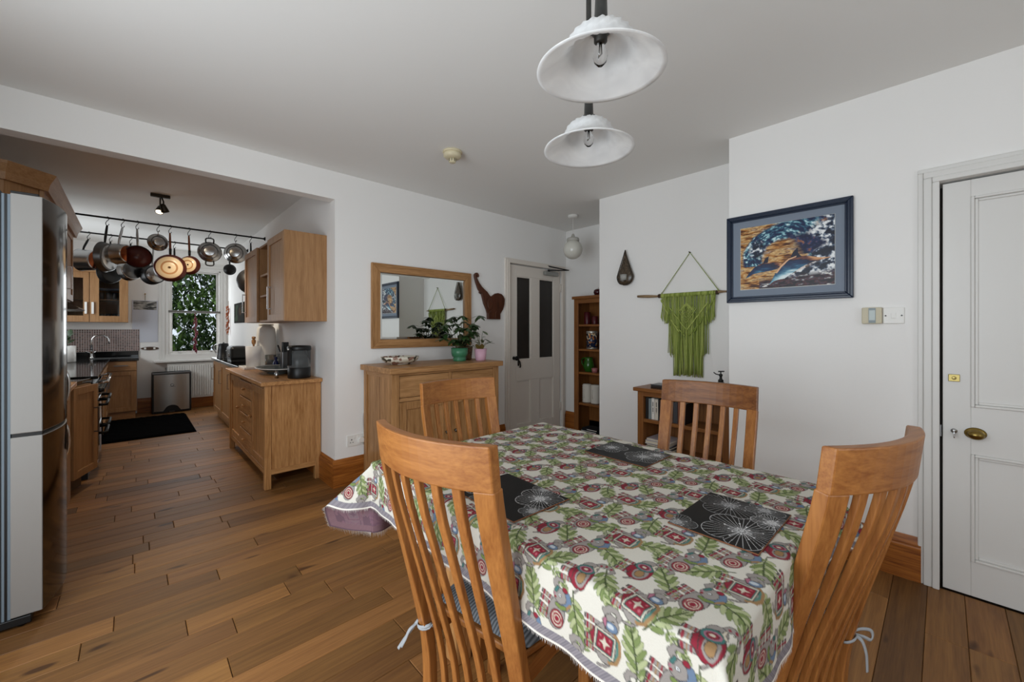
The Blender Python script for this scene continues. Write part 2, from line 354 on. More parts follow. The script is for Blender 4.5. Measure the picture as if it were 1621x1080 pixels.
# door in the right wall (four panelled, white)
MBm = Matrix.Translation((XB, DB0, 0)) @ Matrix.Rotation(R(-90), 4, 'Z')
architrave('trim_2', MBm, DB0 - DB1, DBH, .075)
d2 = struct(thing('door_2', None, None, (XB + .006, .002, 0), R(-90)))
W2 = .85; P = [(.09, .4), (.47, .77)]; ZP = [(.167, .667), (.888, 1.872)]
lf = MB(); lf.box(0, .09, 0, .04, .006, 1.952); lf.box(.77, W2, 0, .04, .006, 1.952); lf.box(.4, .47, 0, .04, .167, .667); lf.box(.4, .47, 0, .04, .888, 1.872); lf.box(.09, .77, 0, .04, .006, .167); lf.box(.09, .77, 0, .04, .667, .888); lf.box(.09, .77, 0, .04, 1.872, 1.952)
lf.build('door_leaf', gloss_white, d2, .002)
def frame_rect(x0, x1, z0, z1, q, y0, y1):
    m = MB(); m.box(x0, x0 + q, y0, y1, z0, z1); m.box(x1 - q, x1, y0, y1, z0, z1); m.box(x0 + q, x1 - q, y0, y1, z0, z0 + q); m.box(x0 + q, x1 - q, y0, y1, z1 - q, z1); return m
for x0, x1 in P:
    for z0, z1 in ZP:
        bx('panel', gloss_white, d2, x0, x1, .014, .03, z0, z1)
        frame_rect(x0, x1, z0, z1, .012, -.006, .014).build('moulding', gloss_white, d2, .004)
        frame_rect(x0 + .012, x1 - .012, z0 + .012, z1 - .012, .012, .004, .016).build('moulding', gloss_white, d2, .004)
k = MB(); k.lathe([(0, 0), (.034, 0), (.034, .004), (.027, .008), (.011, .012), (.011, .028), (.024, .036), (.027, .048), (.02, .06), (.006, .064), (0, .065)], 24, rotM('X', 90, (.104, 0, .767)) @ Matrix.Diagonal((1.05, .8, 1, 1)))
k.build('door_knob', mat('antique_brass', '#8a7440', .3, 1.), d2)
k = MB(); k.box(.018, .056, -.006, 0, 1.003, 1.037); k.cyl(.008, 0, .014, 12, rotM('X', 90, (.037, 0, 1.02))); k.build('lock_plate', mat('bright_brass', '#a3925c', .35, 1.), d2, .002)
k = MB(); k.cyl(.011, 0, .004, 16, rotM('X', 90, (.037, 0, .768))); k.box(.035, .039, -.03, 0, .752, .765); k.lathe([(.006, -.002), (.01, -.002), (.01, .002), (.006, .002), (.006, -.002)], 14, rotM('Y', 90, (.037, -.034, .748)), close=True); k.build('key', steel, d2)
bx('strike_plate', steel_d, d2, -.012, -.004, -.008, -.002, .735, .79)
# ---------------------------------------------------------------- dining chairs
def prof(z):
    """backward offset of the chair back at height z (relative to the rear feet)"""
    zs = [0, .2, .33, .43, .55, .65, .75, .85, .92, 1.0, 1.1]; ys = [-.018, 0, -.006, -.028, -.056, -.082, -.106, -.132, -.147, -.155, -.156]
    # smooth interpolation
    t = np.interp(z, zs, ys); t2 = np.interp(z + .05, zs, ys); t0 = np.interp(z - .05, zs, ys)
    return float((t + t2 + t0) / 3)
HWC = .208
def arc(x, z):
    s = .052 * min(1, max(0, (z - .1) / .7)); return -s * (1 - (x / HWC) ** 2)
def sweep_bar(x0, x1, z0, z1, w0, w1, dep, n=16, tilt=True):
    """a bar of the back: follows the curved profile from z0 to z1"""
    rings = []
    for i in range(n + 1):
        t = i / n; z = z0 + (z1 - z0) * t; x = x0 + (x1 - x0) * t; wd = (w0 + (w1 - w0) * t) / 2
        y = -.2 + prof(z) + arc(x, z)
        dz = .01; ty = (prof(z + dz) - prof(z - dz)) / (2 * dz); l = math.hypot(1, ty); ny, nz = 1 / l, -ty / l
        slope = (.104 * min(1, max(0, (z - .1) / .7))) * x / HWC ** 2 if tilt else 0
        h = dep / 2
        rings.append([(x - wd, y - slope * wd + ny * -h, z + nz * -h), (x + wd, y + slope * wd + ny * -h, z + nz * -h), (x + wd, y + slope * wd + ny * h, z + nz * h), (x - wd, y - slope * wd + ny * h, z + nz * h)])
    m = MB(); vs = [p for r in rings for p in r]; fs = []
    for i in range(n):
        for k in range(4): k2 = (k + 1) % 4; fs.append((i * 4 + k, i * 4 + k2, i * 4 + 4 + k2, i * 4 + 4 + k))
    fs += [(3, 2, 1, 0), tuple(n * 4 + k for k in range(4))]
    m.add(vs, fs, False); return m
def make_chair(label):
    t = thing('dining_chair', label, 'chair', group='oak slat-back dining chairs')
    for s in (-1, 1):
        sweep_bar(s * .174, s * .187, 0, .90, .036, .046, .03, 26).build('leg', CHAIR['z'], t, .004)
        m = MB(); m.box(s * .186 - .018, s * .186 + .018, .085, .12, 0, .41); m.build('leg', CHAIR['z'], t, .004)
    for i in range(5):
        x = (-2 + i) * .059; sweep_bar(x * .88, x, .13, .90, .019, .022, .015, 24).build('slat', CHAIR['z'], t, .003)
    # curved top rail
    n = 14; rings = []
    for i in range(n + 1):
        x = -HWC + 2 * HWC * i / n; r = []
        for (z, dy) in ((.895, -.017), (1.0, -.017), (1.0, .013), (.895, .013)):
            r.append((x, -.2 + prof(z) + arc(x, .95) + dy, z))
        rings.append(r)
    m = MB(); fs = []
    for i in range(n):
        for k in range(4): k2 = (k + 1) % 4; fs.append((i * 4 + k, i * 4 + k2, i * 4 + 4 + k2, i * 4 + 4 + k))
    m.add([p for r in rings for p in r], fs + [(3, 2, 1, 0), tuple(n * 4 + k for k in range(4))]); m.build('top_rail', CHAIR['x'], t, .004)
    m = MB(); m.prism([(-.15, -.185), (.15, -.185), (.212, .125), (-.212, .125)], .39, .412, 'z'); m.build('seat', CHAIR['y'], t, .006)
    m = MB(); m.box(-.15, .15, -.226, -.196, .11, .145); m.build('rear_rail', CHAIR['x'], t, .003)
    m = MB(); m.box(-.17, .17, .092, .114, .335, .39); m.build('front_rail', CHAIR['x'], t, .003)
    for s in (-1, 1):
        m = MB(); m.box(s * .16 - .009, s * .16 + .009, -.19, .09, .335, .39); m.build('side_rail', CHAIR['y'], t, .003)
    return t
ch1 = make_chair('oak slat-back dining chair nearest the camera, seen from behind beside the fridge side')
ch1['label'] = 'oak chair seen from behind with curved top rail, hiding part of a black placemat'
ch1.location = (.886, .920, 0); ch1.rotation_euler = (0, 0, R(-81.3))
spots = [(1.379, .4515, -15.9, 'oak chair close to the white panelled door, its back turned to the viewer'),
         (1.157, 1.29, 176, 'oak chair standing between the table and the drawers of the oak sideboard'),
         (1.606, .728, 94.4, 'darker oak chair across the table, below the green macrame hanging')]
chairs = [ch1]
for x, y, a, lab in spots:
    c = copy_tree(ch1); c['label'] = lab; c.location = (x, y, 0); c.rotation_euler = (0, 0, R(a)); chairs.append(c)

# the rail of the chair across the table is cut from darker oak
for c in chairs[3].children:
    if c.name.startswith('top_rail'): c.data = c.data.copy(); c.data.materials[0] = wood('brown_oak_rail', '#5e3317', '#8f5c30', 'x', .4, 7, 12, (.34, .66))
# striped seat cushions with ties
def stripe_mat():
    m = bpy.data.materials.new('grey_stripe_fabric'); m.use_nodes = True; nt = m.node_tree; b = nt.nodes['Principled BSDF']
    tc = nt.nodes.new('ShaderNodeTexCoord'); sp = nt.nodes.new('ShaderNodeSeparateXYZ'); nt.links.new(tc.outputs['Object'], sp.inputs[0])
    ma = nt.nodes.new('ShaderNodeMath'); ma.operation = 'MULTIPLY'; ma.inputs[1].default_value = 620; nt.links.new(sp.outputs['X'], ma.inputs[0])
    si = nt.nodes.new('ShaderNodeMath'); si.operation = 'SINE'; nt.links.new(ma.outputs[0], si.inputs[0])
    cr = nt.nodes.new('ShaderNodeValToRGB'); cr.color_ramp.elements[0].color = (*lin('#4c5054'), 1); cr.color_ramp.elements[1].color = (*lin('#8c9094'), 1)
    mr = nt.nodes.new('ShaderNodeMapRange'); mr.inputs[1].default_value = -1; nt.links.new(si.outputs[0], mr.inputs[0]); nt.links.new(mr.outputs[0], cr.inputs[0])
    nt.links.new(cr.outputs[0], b.inputs['Base Color']); b.inputs['Roughness'].default_value = .9; return m
stripe = stripe_mat(); tie_m = mat('grey_tie_ribbon', '#9fa2a5', .9)
def cushion(ch, label, ties):
    t = thing('seat_cushion', label, 'cushion', tuple(ch.location), ch.rotation_euler.z, group='striped seat cushions')
    n = 16; g = []
    for side in (1, -1):
        rows = []
        for i in range(n + 1):
            row = []
            for j in range(n + 1):
                u, v = -1 + 2 * i / n, -1 + 2 * j / n
                k = max(0, (1 - u ** 6) * (1 - v ** 6)) ** .4
                row.append((u * (.19 + .026 * v), v * .158 - .03, .431 + side * .018 * k))
            rows.append(row)
        g.append(rows)
    m = MB(); m.sheet(g[0]); m.sheet(g[1]); m.build('pad', stripe, t)
    for pts in ties:
        m = MB(); P = smooth_path(pts, 30); 
        # flat ribbon
        grid = []
        for i, p in enumerate(P):
            a = P[max(0, i - 1)]; b = P[min(len(P) - 1, i + 1)]; tdir = (b - a).normalized(); s = tdir.cross(Vector((.2, 1, .1))).normalized() * .0048
            grid.append([p - s, p - s * .3 + Vector((0, -.0012, 0)), p + s])
        m.sheet(grid); o = m.build('tie', tie_m, t); so = o.modifiers.new('thick', 'SOLIDIFY'); so.thickness = .002
    return t
def wrap(x, z, rx=.028, ry=.022):
    y0 = -.2 + prof(z) + arc(x, z)
    return lambda a, dz: (x + rx * math.cos(a), y0 + ry * math.sin(a), z + dz)
w1 = wrap(-.177, .372); w2 = wrap(.177, .372)
cushion(ch1, 'grey striped cushion on the chair nearest the kitchen side of the table', [
    [w1(a * PI / 5, .008 * math.sin(a * .7)) for a in range(0, 21)],
    [w1(PI * 1.1, 0), (-.215, -.25, .345), (-.232, -.262, .315), (-.246, -.27, .29)],
    [w1(PI * 1.1, -.005), (-.21, -.255, .355), (-.222, -.262, .325), (-.234, -.268, .30)]])
cushion(chairs[1], 'grey striped cushion tied with a bow on the chair by the white door', [
    [w2(a * PI / 5, .006 * math.sin(a)) for a in range(0, 16)],
    [w2(0, 0), (.225, -.235, .385), (.258, -.245, .378), (.268, -.248, .362), (.255, -.248, .352), (.232, -.24, .364), w2(0, -.002)],
    [w2(0, 0), (.215, -.242, .362), (.222, -.25, .33), (.228, -.25, .30), (.23, -.25, .27)]])

# ---------------------------------------------------------------- dining table
TX, TY, THX, THY, TZ = 1.175, .885, .485, .635, .735
tb = thing('dining_table', 'rectangular wooden dining table under the patterned cloth', 'table', (TX, TY, 0))
bx('tabletop', OAK['y'], tb, -THX + .006, THX - .006, -THY + .006, THY - .006, .70, .731, .004)
for sx in (-1, 1):
    for sy in (-1, 1): bx('leg', OAK['z'], tb, sx * .27 - .035, sx * .27 + .035, sy * .38 - .035, sy * .38 + .035, 0, .70, .004)
bx('apron', OAK['y'], tb, -.285, -.26, -.35, .35, .62, .70); bx('apron', OAK['y'], tb, .26, .285, -.35, .35, .62, .70)
bx('apron', OAK['x'], tb, -.24, .24, -.395, -.37, .62, .70); bx('apron', OAK['x'], tb, -.24, .24, .37, .395, .62, .70)

# ---- print of the cloth: drawn on one repeat, then laid over the cloth's own grid
TA, TBB = .40, .26; NA, NB = 400, 260
ga, gb = np.meshgrid((np.arange(NA) + .5) / NA * TA, (np.arange(NB) + .5) / NB * TBB, indexing='ij')
tile = np.empty((NA, NB, 3), np.float32); tile[:] = lin('#e9e3d6')
tile += rng.normal(0, .012, (NA, NB, 1)).astype(np.float32)
def C(h): return np.array(lin(h), np.float32)
class Stamp:
    def __init__(s, a, b, sc=1., rot=0., flip=1):
        da = (ga - a + TA / 2) % TA - TA / 2; db = (gb - b + TBB / 2) % TBB - TBB / 2
        c, n = math.cos(rot), math.sin(rot)
        s.x = (c * da + n * db) / sc * flip; s.y = (-n * da + c * db) / sc; s.sc = sc
    def put(s, mask, col): tile[mask] = C(col)
    def ell(s, cx, cy, rx, ry, col, rot=0, line=None, lw=.0016):
        c, n = math.cos(rot), math.sin(rot); dx, dy = s.x - cx, s.y - cy; u = (c * dx + n * dy); v = (-n * dx + c * dy)
        if line: s.put((u / (rx + lw)) ** 2 + (v / (ry + lw)) ** 2 < 1, line)
        s.put((u / rx) ** 2 + (v / ry) ** 2 < 1, col)
    def poly(s, pts, col, line=None, lw=.0016):
        ins = np.zeros(s.x.shape, bool); d = np.full(s.x.shape, 9., np.float32); n = len(pts)
        for i in range(n):
            x0, y0 = pts[i]; x1, y1 = pts[(i + 1) % n]
            cond = ((y0 > s.y) != (y1 > s.y)); 
            with np.errstate(divide='ignore', invalid='ignore'):
                xi = (x1 - x0) * (s.y - y0) / (y1 - y0 + 1e-12) + x0
            ins ^= cond & (s.x < xi)
            if line: d = np.minimum(d, s._seg(x0, y0, x1, y1))
        if line: s.put(d < lw, line)
        s.put(ins & (~(d < lw * .3) if line else True), col)
    def _seg(s, x0, y0, x1, y1):
        ex, ey = x1 - x0, y1 - y0; L = ex * ex + ey * ey + 1e-12
        t = np.clip(((s.x - x0) * ex + (s.y - y0) * ey) / L, 0, 1); return np.hypot(s.x - x0 - t * ex, s.y - y0 - t * ey)
    def line(s, pts, wd, col, w2=None, edge=None):
        n = len(pts) - 1
        for e in ((edge, .0014), (col, 0)):
            if e[0] is None: continue
            for i in range(n):
                a = wd + ((w2 if w2 is not None else wd) - wd) * i / max(1, n - 1); s.put(s._seg(*pts[i], *pts[i + 1]) < a + e[1], e[0])
GREY, DK, RED, TEAL, CRM, PINK, TAN, BLUE, GRN = '#a39b95', '#45403e', '#97303f', '#4d7d78', '#ded3bf', '#b8768a', '#a8845c', '#7488a2', '#7f9152'
def legs(S, xs, y0, y1):
    for i, x in enumerate(xs):
        S.line([(x, y0), (x + .002, y1)], .0056, GREY, edge=DK)
        S.line([(x - .005, y0 + (y1 - y0) * .4), (x + .006, y0 + (y1 - y0) * .4)], .0022, RED); S.line([(x - .005, y0 + (y1 - y0) * .66), (x + .006, y0 + (y1 - y0) * .66)], .0016, TAN)
        S.line([(x - .005, y1 + .002), (x + .006, y1 + .002)], .003, RED); S.line([(x - .004, y1 - .005), (x + .006, y1 - .005)], .002, DK)
def eleA(a, b, sc=1, rot=0):
    S = Stamp(a, b, sc, rot); legs(S, (-.034, -.014, .014, .034), -.02, -.055)
    S.line([(-.05, .012), (-.06, 0), (-.064, -.02)], .0022, GREY, edge=DK)
    S.ell(-.005, 0, .048, .032, GREY, line=DK)
    S.line([(.06, .012), (.075, .0), (.085, .012), (.086, .03), (.076, .04), (.068, .034)], .0085, GREY, .005, DK)
    S.ell(.05, .016, .022, .02, GREY, line=DK); S.ell(.042, .016, .011, .017, BLUE, line=DK); S.ell(.043, .014, .006, .010, '#cfd6dc')
    S.poly([(.032, .0), (.05, -.008), (.062, .0), (.055, .004)], PINK, DK)
    S.line([(-.044, .012), (-.036, .03), (-.012, .04), (.015, .038), (.026, .028)], .0052, TAN); S.line([(-.038, .012), (-.03, .026), (-.01, .034), (.014, .032)], .003, '#5c8a80')
    S.poly([(-.036, .024), (.02, .030), (.026, -.028), (-.03, -.034)], CRM, DK); S.poly([(-.031, .02), (.016, .026), (.021, -.024), (-.026, -.029)], TEAL); S.poly([(-.028, .017), (.013, .022), (.018, -.021), (-.023, -.026)], RED, DK, .001)
    S.poly([(-.005, .014), (-.001, .002), (.011, -.002), (-.001, -.006), (-.005, -.018), (-.009, -.006), (-.021, -.002), (-.009, .002)], CRM)
    for px_, py_ in ((-.018, .010), (.008, .013), (-.014, -.017), (.01, -.014)): S.ell(px_, py_, .003, .003, '#c86a74')
    S.poly([(-.026, -.034), (.02, -.03), (.0, -.046)], RED, DK)
    S.ell(.058, .022, .0022, .003, DK)
def eleB(a, b, sc=1, rot=0):
    S = Stamp(a, b, sc, rot); legs(S, (-.03, -.008, .016), -.018, -.055)
    S.ell(-.004, .0, .043, .03, RED, line=DK); S.ell(-.01, .005, .03, .018, GREY); S.ell(-.014, .004, .016, .011, TAN, line=DK)
    S.line([(.05, .012), (.066, .026), (.066, .048), (.054, .062), (.042, .056)], .008, GREY, .0045, DK)
    for q in ((.062, .024), (.067, .037), (.063, .052)): S.ell(*q, .0045, .0035, RED)
    S.ell(.036, .004, .024, .022, GREY, line=DK); S.ell(.022, .0, .02, .024, TEAL, line=DK); S.ell(.022, .0, .014, .018, PINK); S.ell(.022, -.001, .009, .012, RED, line=DK); S.ell(.022, -.001, .004, .006, CRM)
    S.line([(.03, .024), (.04, .016), (.05, .02)], .003, CRM, edge=DK); S.ell(.044, .006, .002, .003, DK)
    S.line([(-.046, -.0), (-.058, -.014)], .0022, GREY, edge=DK)
    S.poly([(-.03, -.02), (.015, -.024), (.004, -.034), (-.02, -.034)], RED, DK)
def eleC(a, b, sc=1, rot=0):
    S = Stamp(a, b, sc, rot); legs(S, (-.044, -.026, -.004, .014), -.012, -.05)
    S.ell(-.016, .002, .046, .027, GREY, line=DK)
    for r, c in ((.025, RED), (.020, CRM), (.0165, RED), (.011, CRM), (.008, RED)): S.ell(-.03, .006, r, r * .86, c, line=DK if r == .025 else None)
    S.line([(.052, -.002), (.066, -.018), (.08, -.014), (.084, .002)], .008, GREY, .0045, DK)
    S.ell(.04, .004, .022, .021, GREY, line=DK); S.ell(.04, .003, .004, .004, '#ffffff', line=DK); S.ell(.04, .003, .0022, .0022, DK)
    S.line([(.012, .018), (.024, .032), (.044, .034), (.058, .026)], .008, BLUE, edge=DK); S.line([(.006, .012), (.018, .03), (.036, .04)], .004, TAN); S.line([(.01, -.002), (.008, .012), (.016, .024)], .005, GRN, edge=DK)
    S.ell(.064, .016, .007, .008, RED, line=DK); S.line([(.046, -.012), (.058, -.008)], .004, TEAL, edge=DK); S.ell(.028, -.01, .004, .004, RED); S.ell(.036, -.014, .003, .003, PINK)
def leaf(a, b, sc=1, rot=0, n=7, cols=('#84935c', '#bac092', '#4c5836')):
    S = Stamp(a, b, sc, rot); L = .085
    for i in range(n):
        t = i / (n - 1); x = -.034 + L * t * .86; ln = .033 * (1 - .55 * abs(t - .35) ** 1.2 * 1.6)
        for sgn in (1, -1):
            an = R(52 - 22 * t) * sgn; cx, cy = x + math.cos(an) * ln * .52, math.sin(an) * ln * .52
            S.ell(cx, cy, ln * .56, .0048, cols[0] if (i + (sgn > 0)) % 2 else cols[1], rot=an, line=cols[2], lw=.0009)
    S.ell(.05, 0, .013, .0045, cols[1], line=cols[2])
    S.line([(-.05, -.006), (-.02, 0), (.05, 0)], .0016, cols[2])
# scatter of the repeat
rt = random.Random(2); el_ = [eleA, eleB, eleC]; kk = 0
spots_l = []; spots_e = []
for c_ in range(4):
    for r_ in range(4):
        a_, b_ = (c_ + .5) * TA / 4 + rt.uniform(-.006, .006), (r_ + .5) * TBB / 4 + (c_ % 2) * .012 + rt.uniform(-.005, .005)
        (spots_e if (c_ + r_) % 2 == 0 else spots_l).append((a_, b_))
for i, (a_, b_) in enumerate(spots_l): leaf(a_ + .004, b_, 1.02, [.5, 2.5, -.7, 2.0, -2.4, 1.1, -.2, 2.9][i % 8])
for i, (a_, b_) in enumerate(spots_l): leaf(a_ - .03, b_ + .03, .55, [2.2, -.6, 1.3, .2][i % 4], 6)
for i, (a_, b_) in enumerate(spots_e): el_[(i + i // 3) % 3](a_ - .006, b_ + .008, .80, [.1, -.12, .22, 0][i % 4])
tile = np.clip(tile * .72, 0.01, 1)
tile = sum(np.roll(np.roll(tile, i, 0), j, 1) * k for i, j, k in ((0, 0, .4), (1, 0, .15), (-1, 0, .15), (0, 1, .15), (0, -1, .15))).astype(np.float32)

# ---- the cloth itself
OVn, OVf, OVr, OVl = .185, .19, .19, .30      # overhang towards -x, +x, -y, +y
STEP = .0021
us = np.arange(-THX - OVn, THX + OVf + 1e-6, STEP); vs_ = np.arange(-THY - OVr, THY + OVl + 1e-6, STEP)
U, V = np.meshgrid(us, vs_, indexing='ij')
cu = np.clip(U, -THX, THX); cv = np.clip(V, -THY, THY); du = U - cu; dv = V - cv
D = np.hypot(du, dv); D0 = np.maximum(D, 1e-9); nx, ny = du / D0, dv / D0
corner = (np.abs(du) > 0) & (np.abs(dv) > 0)
th = np.arctan2(np.abs(dv), np.abs(du) + 1e-12)
s2 = np.where(corner, np.sin(2 * th) ** 2, 0)
along = np.where(np.abs(du) > np.abs(dv), V, U)
edgefade = np.clip(D / .12, 0, 1)
alpha = .07 + edgefade * (.05 * np.sin(along * 21 + np.sign(du + dv * 2)) + .035 * np.sin(along * 47 + 1.3))
alpha = np.where((du < 0) | (dv < 0), .015 + (alpha - .07) * .45, alpha) + s2 * .62
lift = np.where((V > 0), 1.0, .75); alpha = np.where(corner, .07 + s2 * .68 * lift + .10 * np.sin(th * 9) * edgefade * s2, alpha)
r0 = .016; arcL = r0 * PI / 2
out = np.where(D < arcL, r0 * np.sin(D / r0), r0 + (D - arcL) * np.sin(alpha)); drop = np.where(D < arcL, r0 * (1 - np.cos(np.minimum(D, arcL) / r0)), r0 + (D - arcL) * np.cos(alpha))
Xc = TX + cu + nx * out; Yc = TY + cv + ny * out
Zc = TZ - drop + .0008 * np.sin(U * 13 + V * 7) * (D < .001) + .0006 * np.sin(V * 19 - U * 5) * (D < .001)
# colour from the repeat; facing of the elephants = +x, up = -y
au = (U + .13) % TA; bv = (-V + .07) % TBB
ia = np.minimum((au / TA * NA).astype(int), NA - 1); ib = np.minimum((bv / TBB * NB).astype(int), NB - 1)
colr = tile[ia, ib]
dist_edge = np.minimum(np.minimum(U - us[0], us[-1] - U), np.minimum(V - vs_[0], vs_[-1] - V))
st = (np.sin((U + V) * 900) > 0)
bord = dist_edge < .026; colr[bord] = np.where(st[..., None], C('#8d868a'), C('#6f6a70'))[bord]; colr[dist_edge < .005] = C('#d9d2c8')
nu, nv = U.shape
co = np.stack([Xc, Yc, Zc], -1).reshape(-1, 3).astype(np.float32)
idx = np.arange(nu * nv).reshape(nu, nv)
quads = np.stack([idx[:-1, :-1], idx[1:, :-1], idx[1:, 1:], idx[:-1, 1:]], -1).reshape(-1, 4)
def np_mesh(name, co, quads, cols, m, parent=None, smooth=True):
    me = bpy.data.meshes.new(name); me.vertices.add(len(co)); me.vertices.foreach_set('co', co.ravel())
    me.loops.add(quads.size); me.loops.foreach_set('vertex_index', quads.ravel().astype(np.int32))
    me.polygons.add(len(quads)); me.polygons.foreach_set('loop_start', (np.arange(len(quads)) * 4).astype(np.int32))
    me.update(calc_edges=True); me.polygons.foreach_set('use_smooth', np.full(len(quads), smooth))
    ca = me.color_attributes.new('Col', 'FLOAT_COLOR', 'POINT'); a = np.ones((len(co), 4), np.float32); a[:, :3] = cols; ca.data.foreach_set('color', a.ravel())
    me.materials.append(m); me.validate(); o = bpy.data.objects.new(name, me); COL.objects.link(o); o.parent = parent; return o
cloth = thing('tablecloth', 'cream tablecloth printed with red elephants and green leaves draped over the table', 'tablecloth', (TX, TY, TZ))
co2 = co - np.array([TX, TY, TZ], np.float32)
np_mesh('cloth', co2, quads, colr.reshape(-1, 3), colmat('elephant_cloth', .85, '#94727a', bump=.25, spec=.15), cloth)
# fringe of short threads round the hem
fr = MB(); rf = random.Random(5)
def hem(i, j): return Vector(co2[i * nv + j])
edge = [(i, 0, 0, 1) for i in range(0, nu, 2)] + [(i, nv - 1, 0, -1) for i in range(0, nu, 2)] + [(0, j, 1, 0) for j in range(0, nv, 2)] + [(nu - 1, j, -1, 0) for j in range(0, nv, 2)]
for i, j, di, dj in edge:
    p = hem(i, j); q = hem(i + di * 4, j + dj * 4); d = (p - q).normalized(); side = (hem(min(i + 1, nu - 1), j) - hem(max(i - 1, 0), j)) if dj else (hem(i, min(j + 1, nv - 1)) - hem(i, max(j - 1, 0)))
    side = side.normalized() * .0009; ln = (.006 + rf.random() * .006) * (2.1 if (dj == -1) else 1); e = p + d * ln + Vector((rf.uniform(-.002, .002), rf.uniform(-.002, .002), 0)); n_ = d.cross(side).normalized() * .0009
    fr.add([p - side, p + side, p + n_, e], [(0, 1, 3), (1, 2, 3), (2, 0, 3)])
o = fr.build('fringe', mat('fringe_thread', '#b9b2ac', .9), cloth, fix=False); o['kind'] = 'stuff'

# ---- placemats: black with white line flowers
def placemat(cx, cy, rz, w, h, flowers, label):
    t = thing('placemat', label, 'placemat', (cx, cy, TZ + .0022), rz, group='black flower placemats')
    st = .0012; xs = np.arange(-w / 2, w / 2 + st, st); ys = np.arange(-h / 2, h / 2 + st, st); X, Y = np.meshgrid(xs, ys, indexing='ij')
    col = np.empty(X.shape + (3,), np.float32); col[:] = lin('#0e0e0e')
    for fx, fy, r0_, ph, npet, br in flowers:
        dx, dy = X - fx, Y - fy; rad = np.hypot(dx, dy); an = np.arctan2(dy, dx) + ph
        lob = r0_ * (.72 + .28 * np.abs(np.cos(an * npet / 2)) ** .6)
        wv = np.minimum(np.abs(np.sin(an * npet * 3.5)) * rad / (npet * 3.5), 9)
        lines = (wv < .0007) & (rad < lob) & (rad > .10 * r0_)
        outl = np.abs(rad - lob) < .0009
        val = np.zeros_like(rad); val[lines] = .42 * br; val[outl] = .5 * br
        sa = (an / (2 * PI) * 13) % 1; k = np.floor(an / (2 * PI) * 13); rr_ = r0_ * (.34 + .16 * np.sin(k * 2.4))
        spoke = (np.abs(sa - .5) * rad * 2 * PI / 13 < .0007) & (rad < rr_); val[spoke] = .75 * br
        dots = (np.hypot((sa - .5) * rad * 2 * PI / 13, rad - rr_) < .0024); val[dots] = .85 * br
        val[rad < .004] = .6 * br
        col = np.maximum(col, val[..., None].astype(np.float32))
    edge_ = np.minimum(np.minimum(X + w / 2, w / 2 - X), np.minimum(Y + h / 2, h / 2 - Y))
    nX, nY = X.shape; co = np.stack([X, Y, np.full_like(X, .0032)], -1).reshape(-1, 3).astype(np.float32); ix = np.arange(nX * nY).reshape(nX, nY)
    q = np.stack([ix[:-1, :-1], ix[1:, :-1], ix[1:, 1:], ix[:-1, 1:]], -1).reshape(-1, 4)
    np_mesh('printed_face', co, q, col.reshape(-1, 3), colmat('mat_print', .5, spec=.2), t)
    e = .0016; m = MB(); m.box(-w / 2 - e, w / 2 + e, -h / 2 - e, h / 2 + e, 0, .003); o = m.build('cork_base', mat('mat_edge_brown', '#7a4a2c', .7), t, .0012)
    return t
# x = along the local width
placemat(1.178, .393, 0, .285, .212, [(-.055, -.045, .095, .3, 5, .9), (.085, .03, .085, 1.0, 5, .55), (-.125, -.02 + .11, .05, 0, 5, .5), (.05, -.085, .05, 2, 5, .8), (.12, -.05, .05, .4, 5, .5)],
         'black placemat in front of the chair by the white door, white line flowers')
placemat(1.492, .893, R(90), .275, .212, [(.09, -.02, .07, .3, 5, .75), (-.07, .0, .075, 1.2, 5, .7), (-.10, -.06, .06, .7, 5, .8)],
         'black placemat on the far edge of the table by the low bookcase')
placemat(.853, .918, R(88), .285, .222, [(-.085, -.045, .075, .2, 5, .9), (-.13, .03, .04, .5, 5, .5), (.03, .0 + .075, .05, 1.5, 5, .6), (-.045, -.105, .04, 1., 5, .5), (.12, .04, .06, .2, 5, .8)],
         'black placemat partly hidden behind the top rail of the nearest chair')
# ---------------------------------------------------------------- oak sideboard by the mirror wall
SB0, SB1, SBF, SBB = 1.385, 2.425, 2.765, 3.262
sb = thing('sideboard', 'oak sideboard with drawers and panelled doors below the mirror', 'sideboard', ((SB0 + SB1) / 2, (SBF + SBB) / 2, 0))
ox, oy = sb.location.x, sb.location.y
def sbx(name, ax, x0, x1, y0, y1, z0, z1, bev=.003, parent=sb, m=None): return bx(name, m or DARKOAK[ax], parent, x0 - ox, x1 - ox, y0 - oy, y1 - oy, z0, z1, bev)
sbx('top', 'x', SB0 - .028, SB1 + .03, SBF - .03, SBB + .004, .922, .966, .004)
for x in (SB0, SB1 - .06):
    for y in (SBF, SBB - .05): sbx('post', 'z', x, x + .06, y, y + .05, 0, .922)
sbx('back_panel', 'x', SB0 + .02, SB1 - .02, SBB - .02, SBB - .005, .06, .9)
for x0, x1 in ((SB0 + .012, SB0 + .024), (SB1 - .024, SB1 - .012)): sbx('side_panel', 'z', x0, x1, SBF + .05, SBB - .05, .07, .89)
for z0, z1 in ((.885, .922), (.07, .13)):
    for x0, x1 in ((SB0 + .004, SB0 + .03), (SB1 - .03, SB1 - .004)): sbx('side_rail', 'y', x0, x1, SBF + .05, SBB - .05, z0, z1)
sbx('front_rail', 'x', SB0 + .06, SB1 - .06, SBF + .004, SBF + .03, .902, .922); sbx('front_rail', 'x', SB0 + .06, SB1 - .06, SBF + .004, SBF + .03, .707, .735); sbx('front_rail', 'x', SB0 + .06, SB1 - .06, SBF + .004, SBF + .03, .07, .12)
xm = (SB0 + SB1) / 2; sbx('front_post', 'z', xm - .012, xm + .012, SBF + .004, SBF + .03, .12, .902)
kn = mat('pewter_knob', '#5a564f', .35, .9)
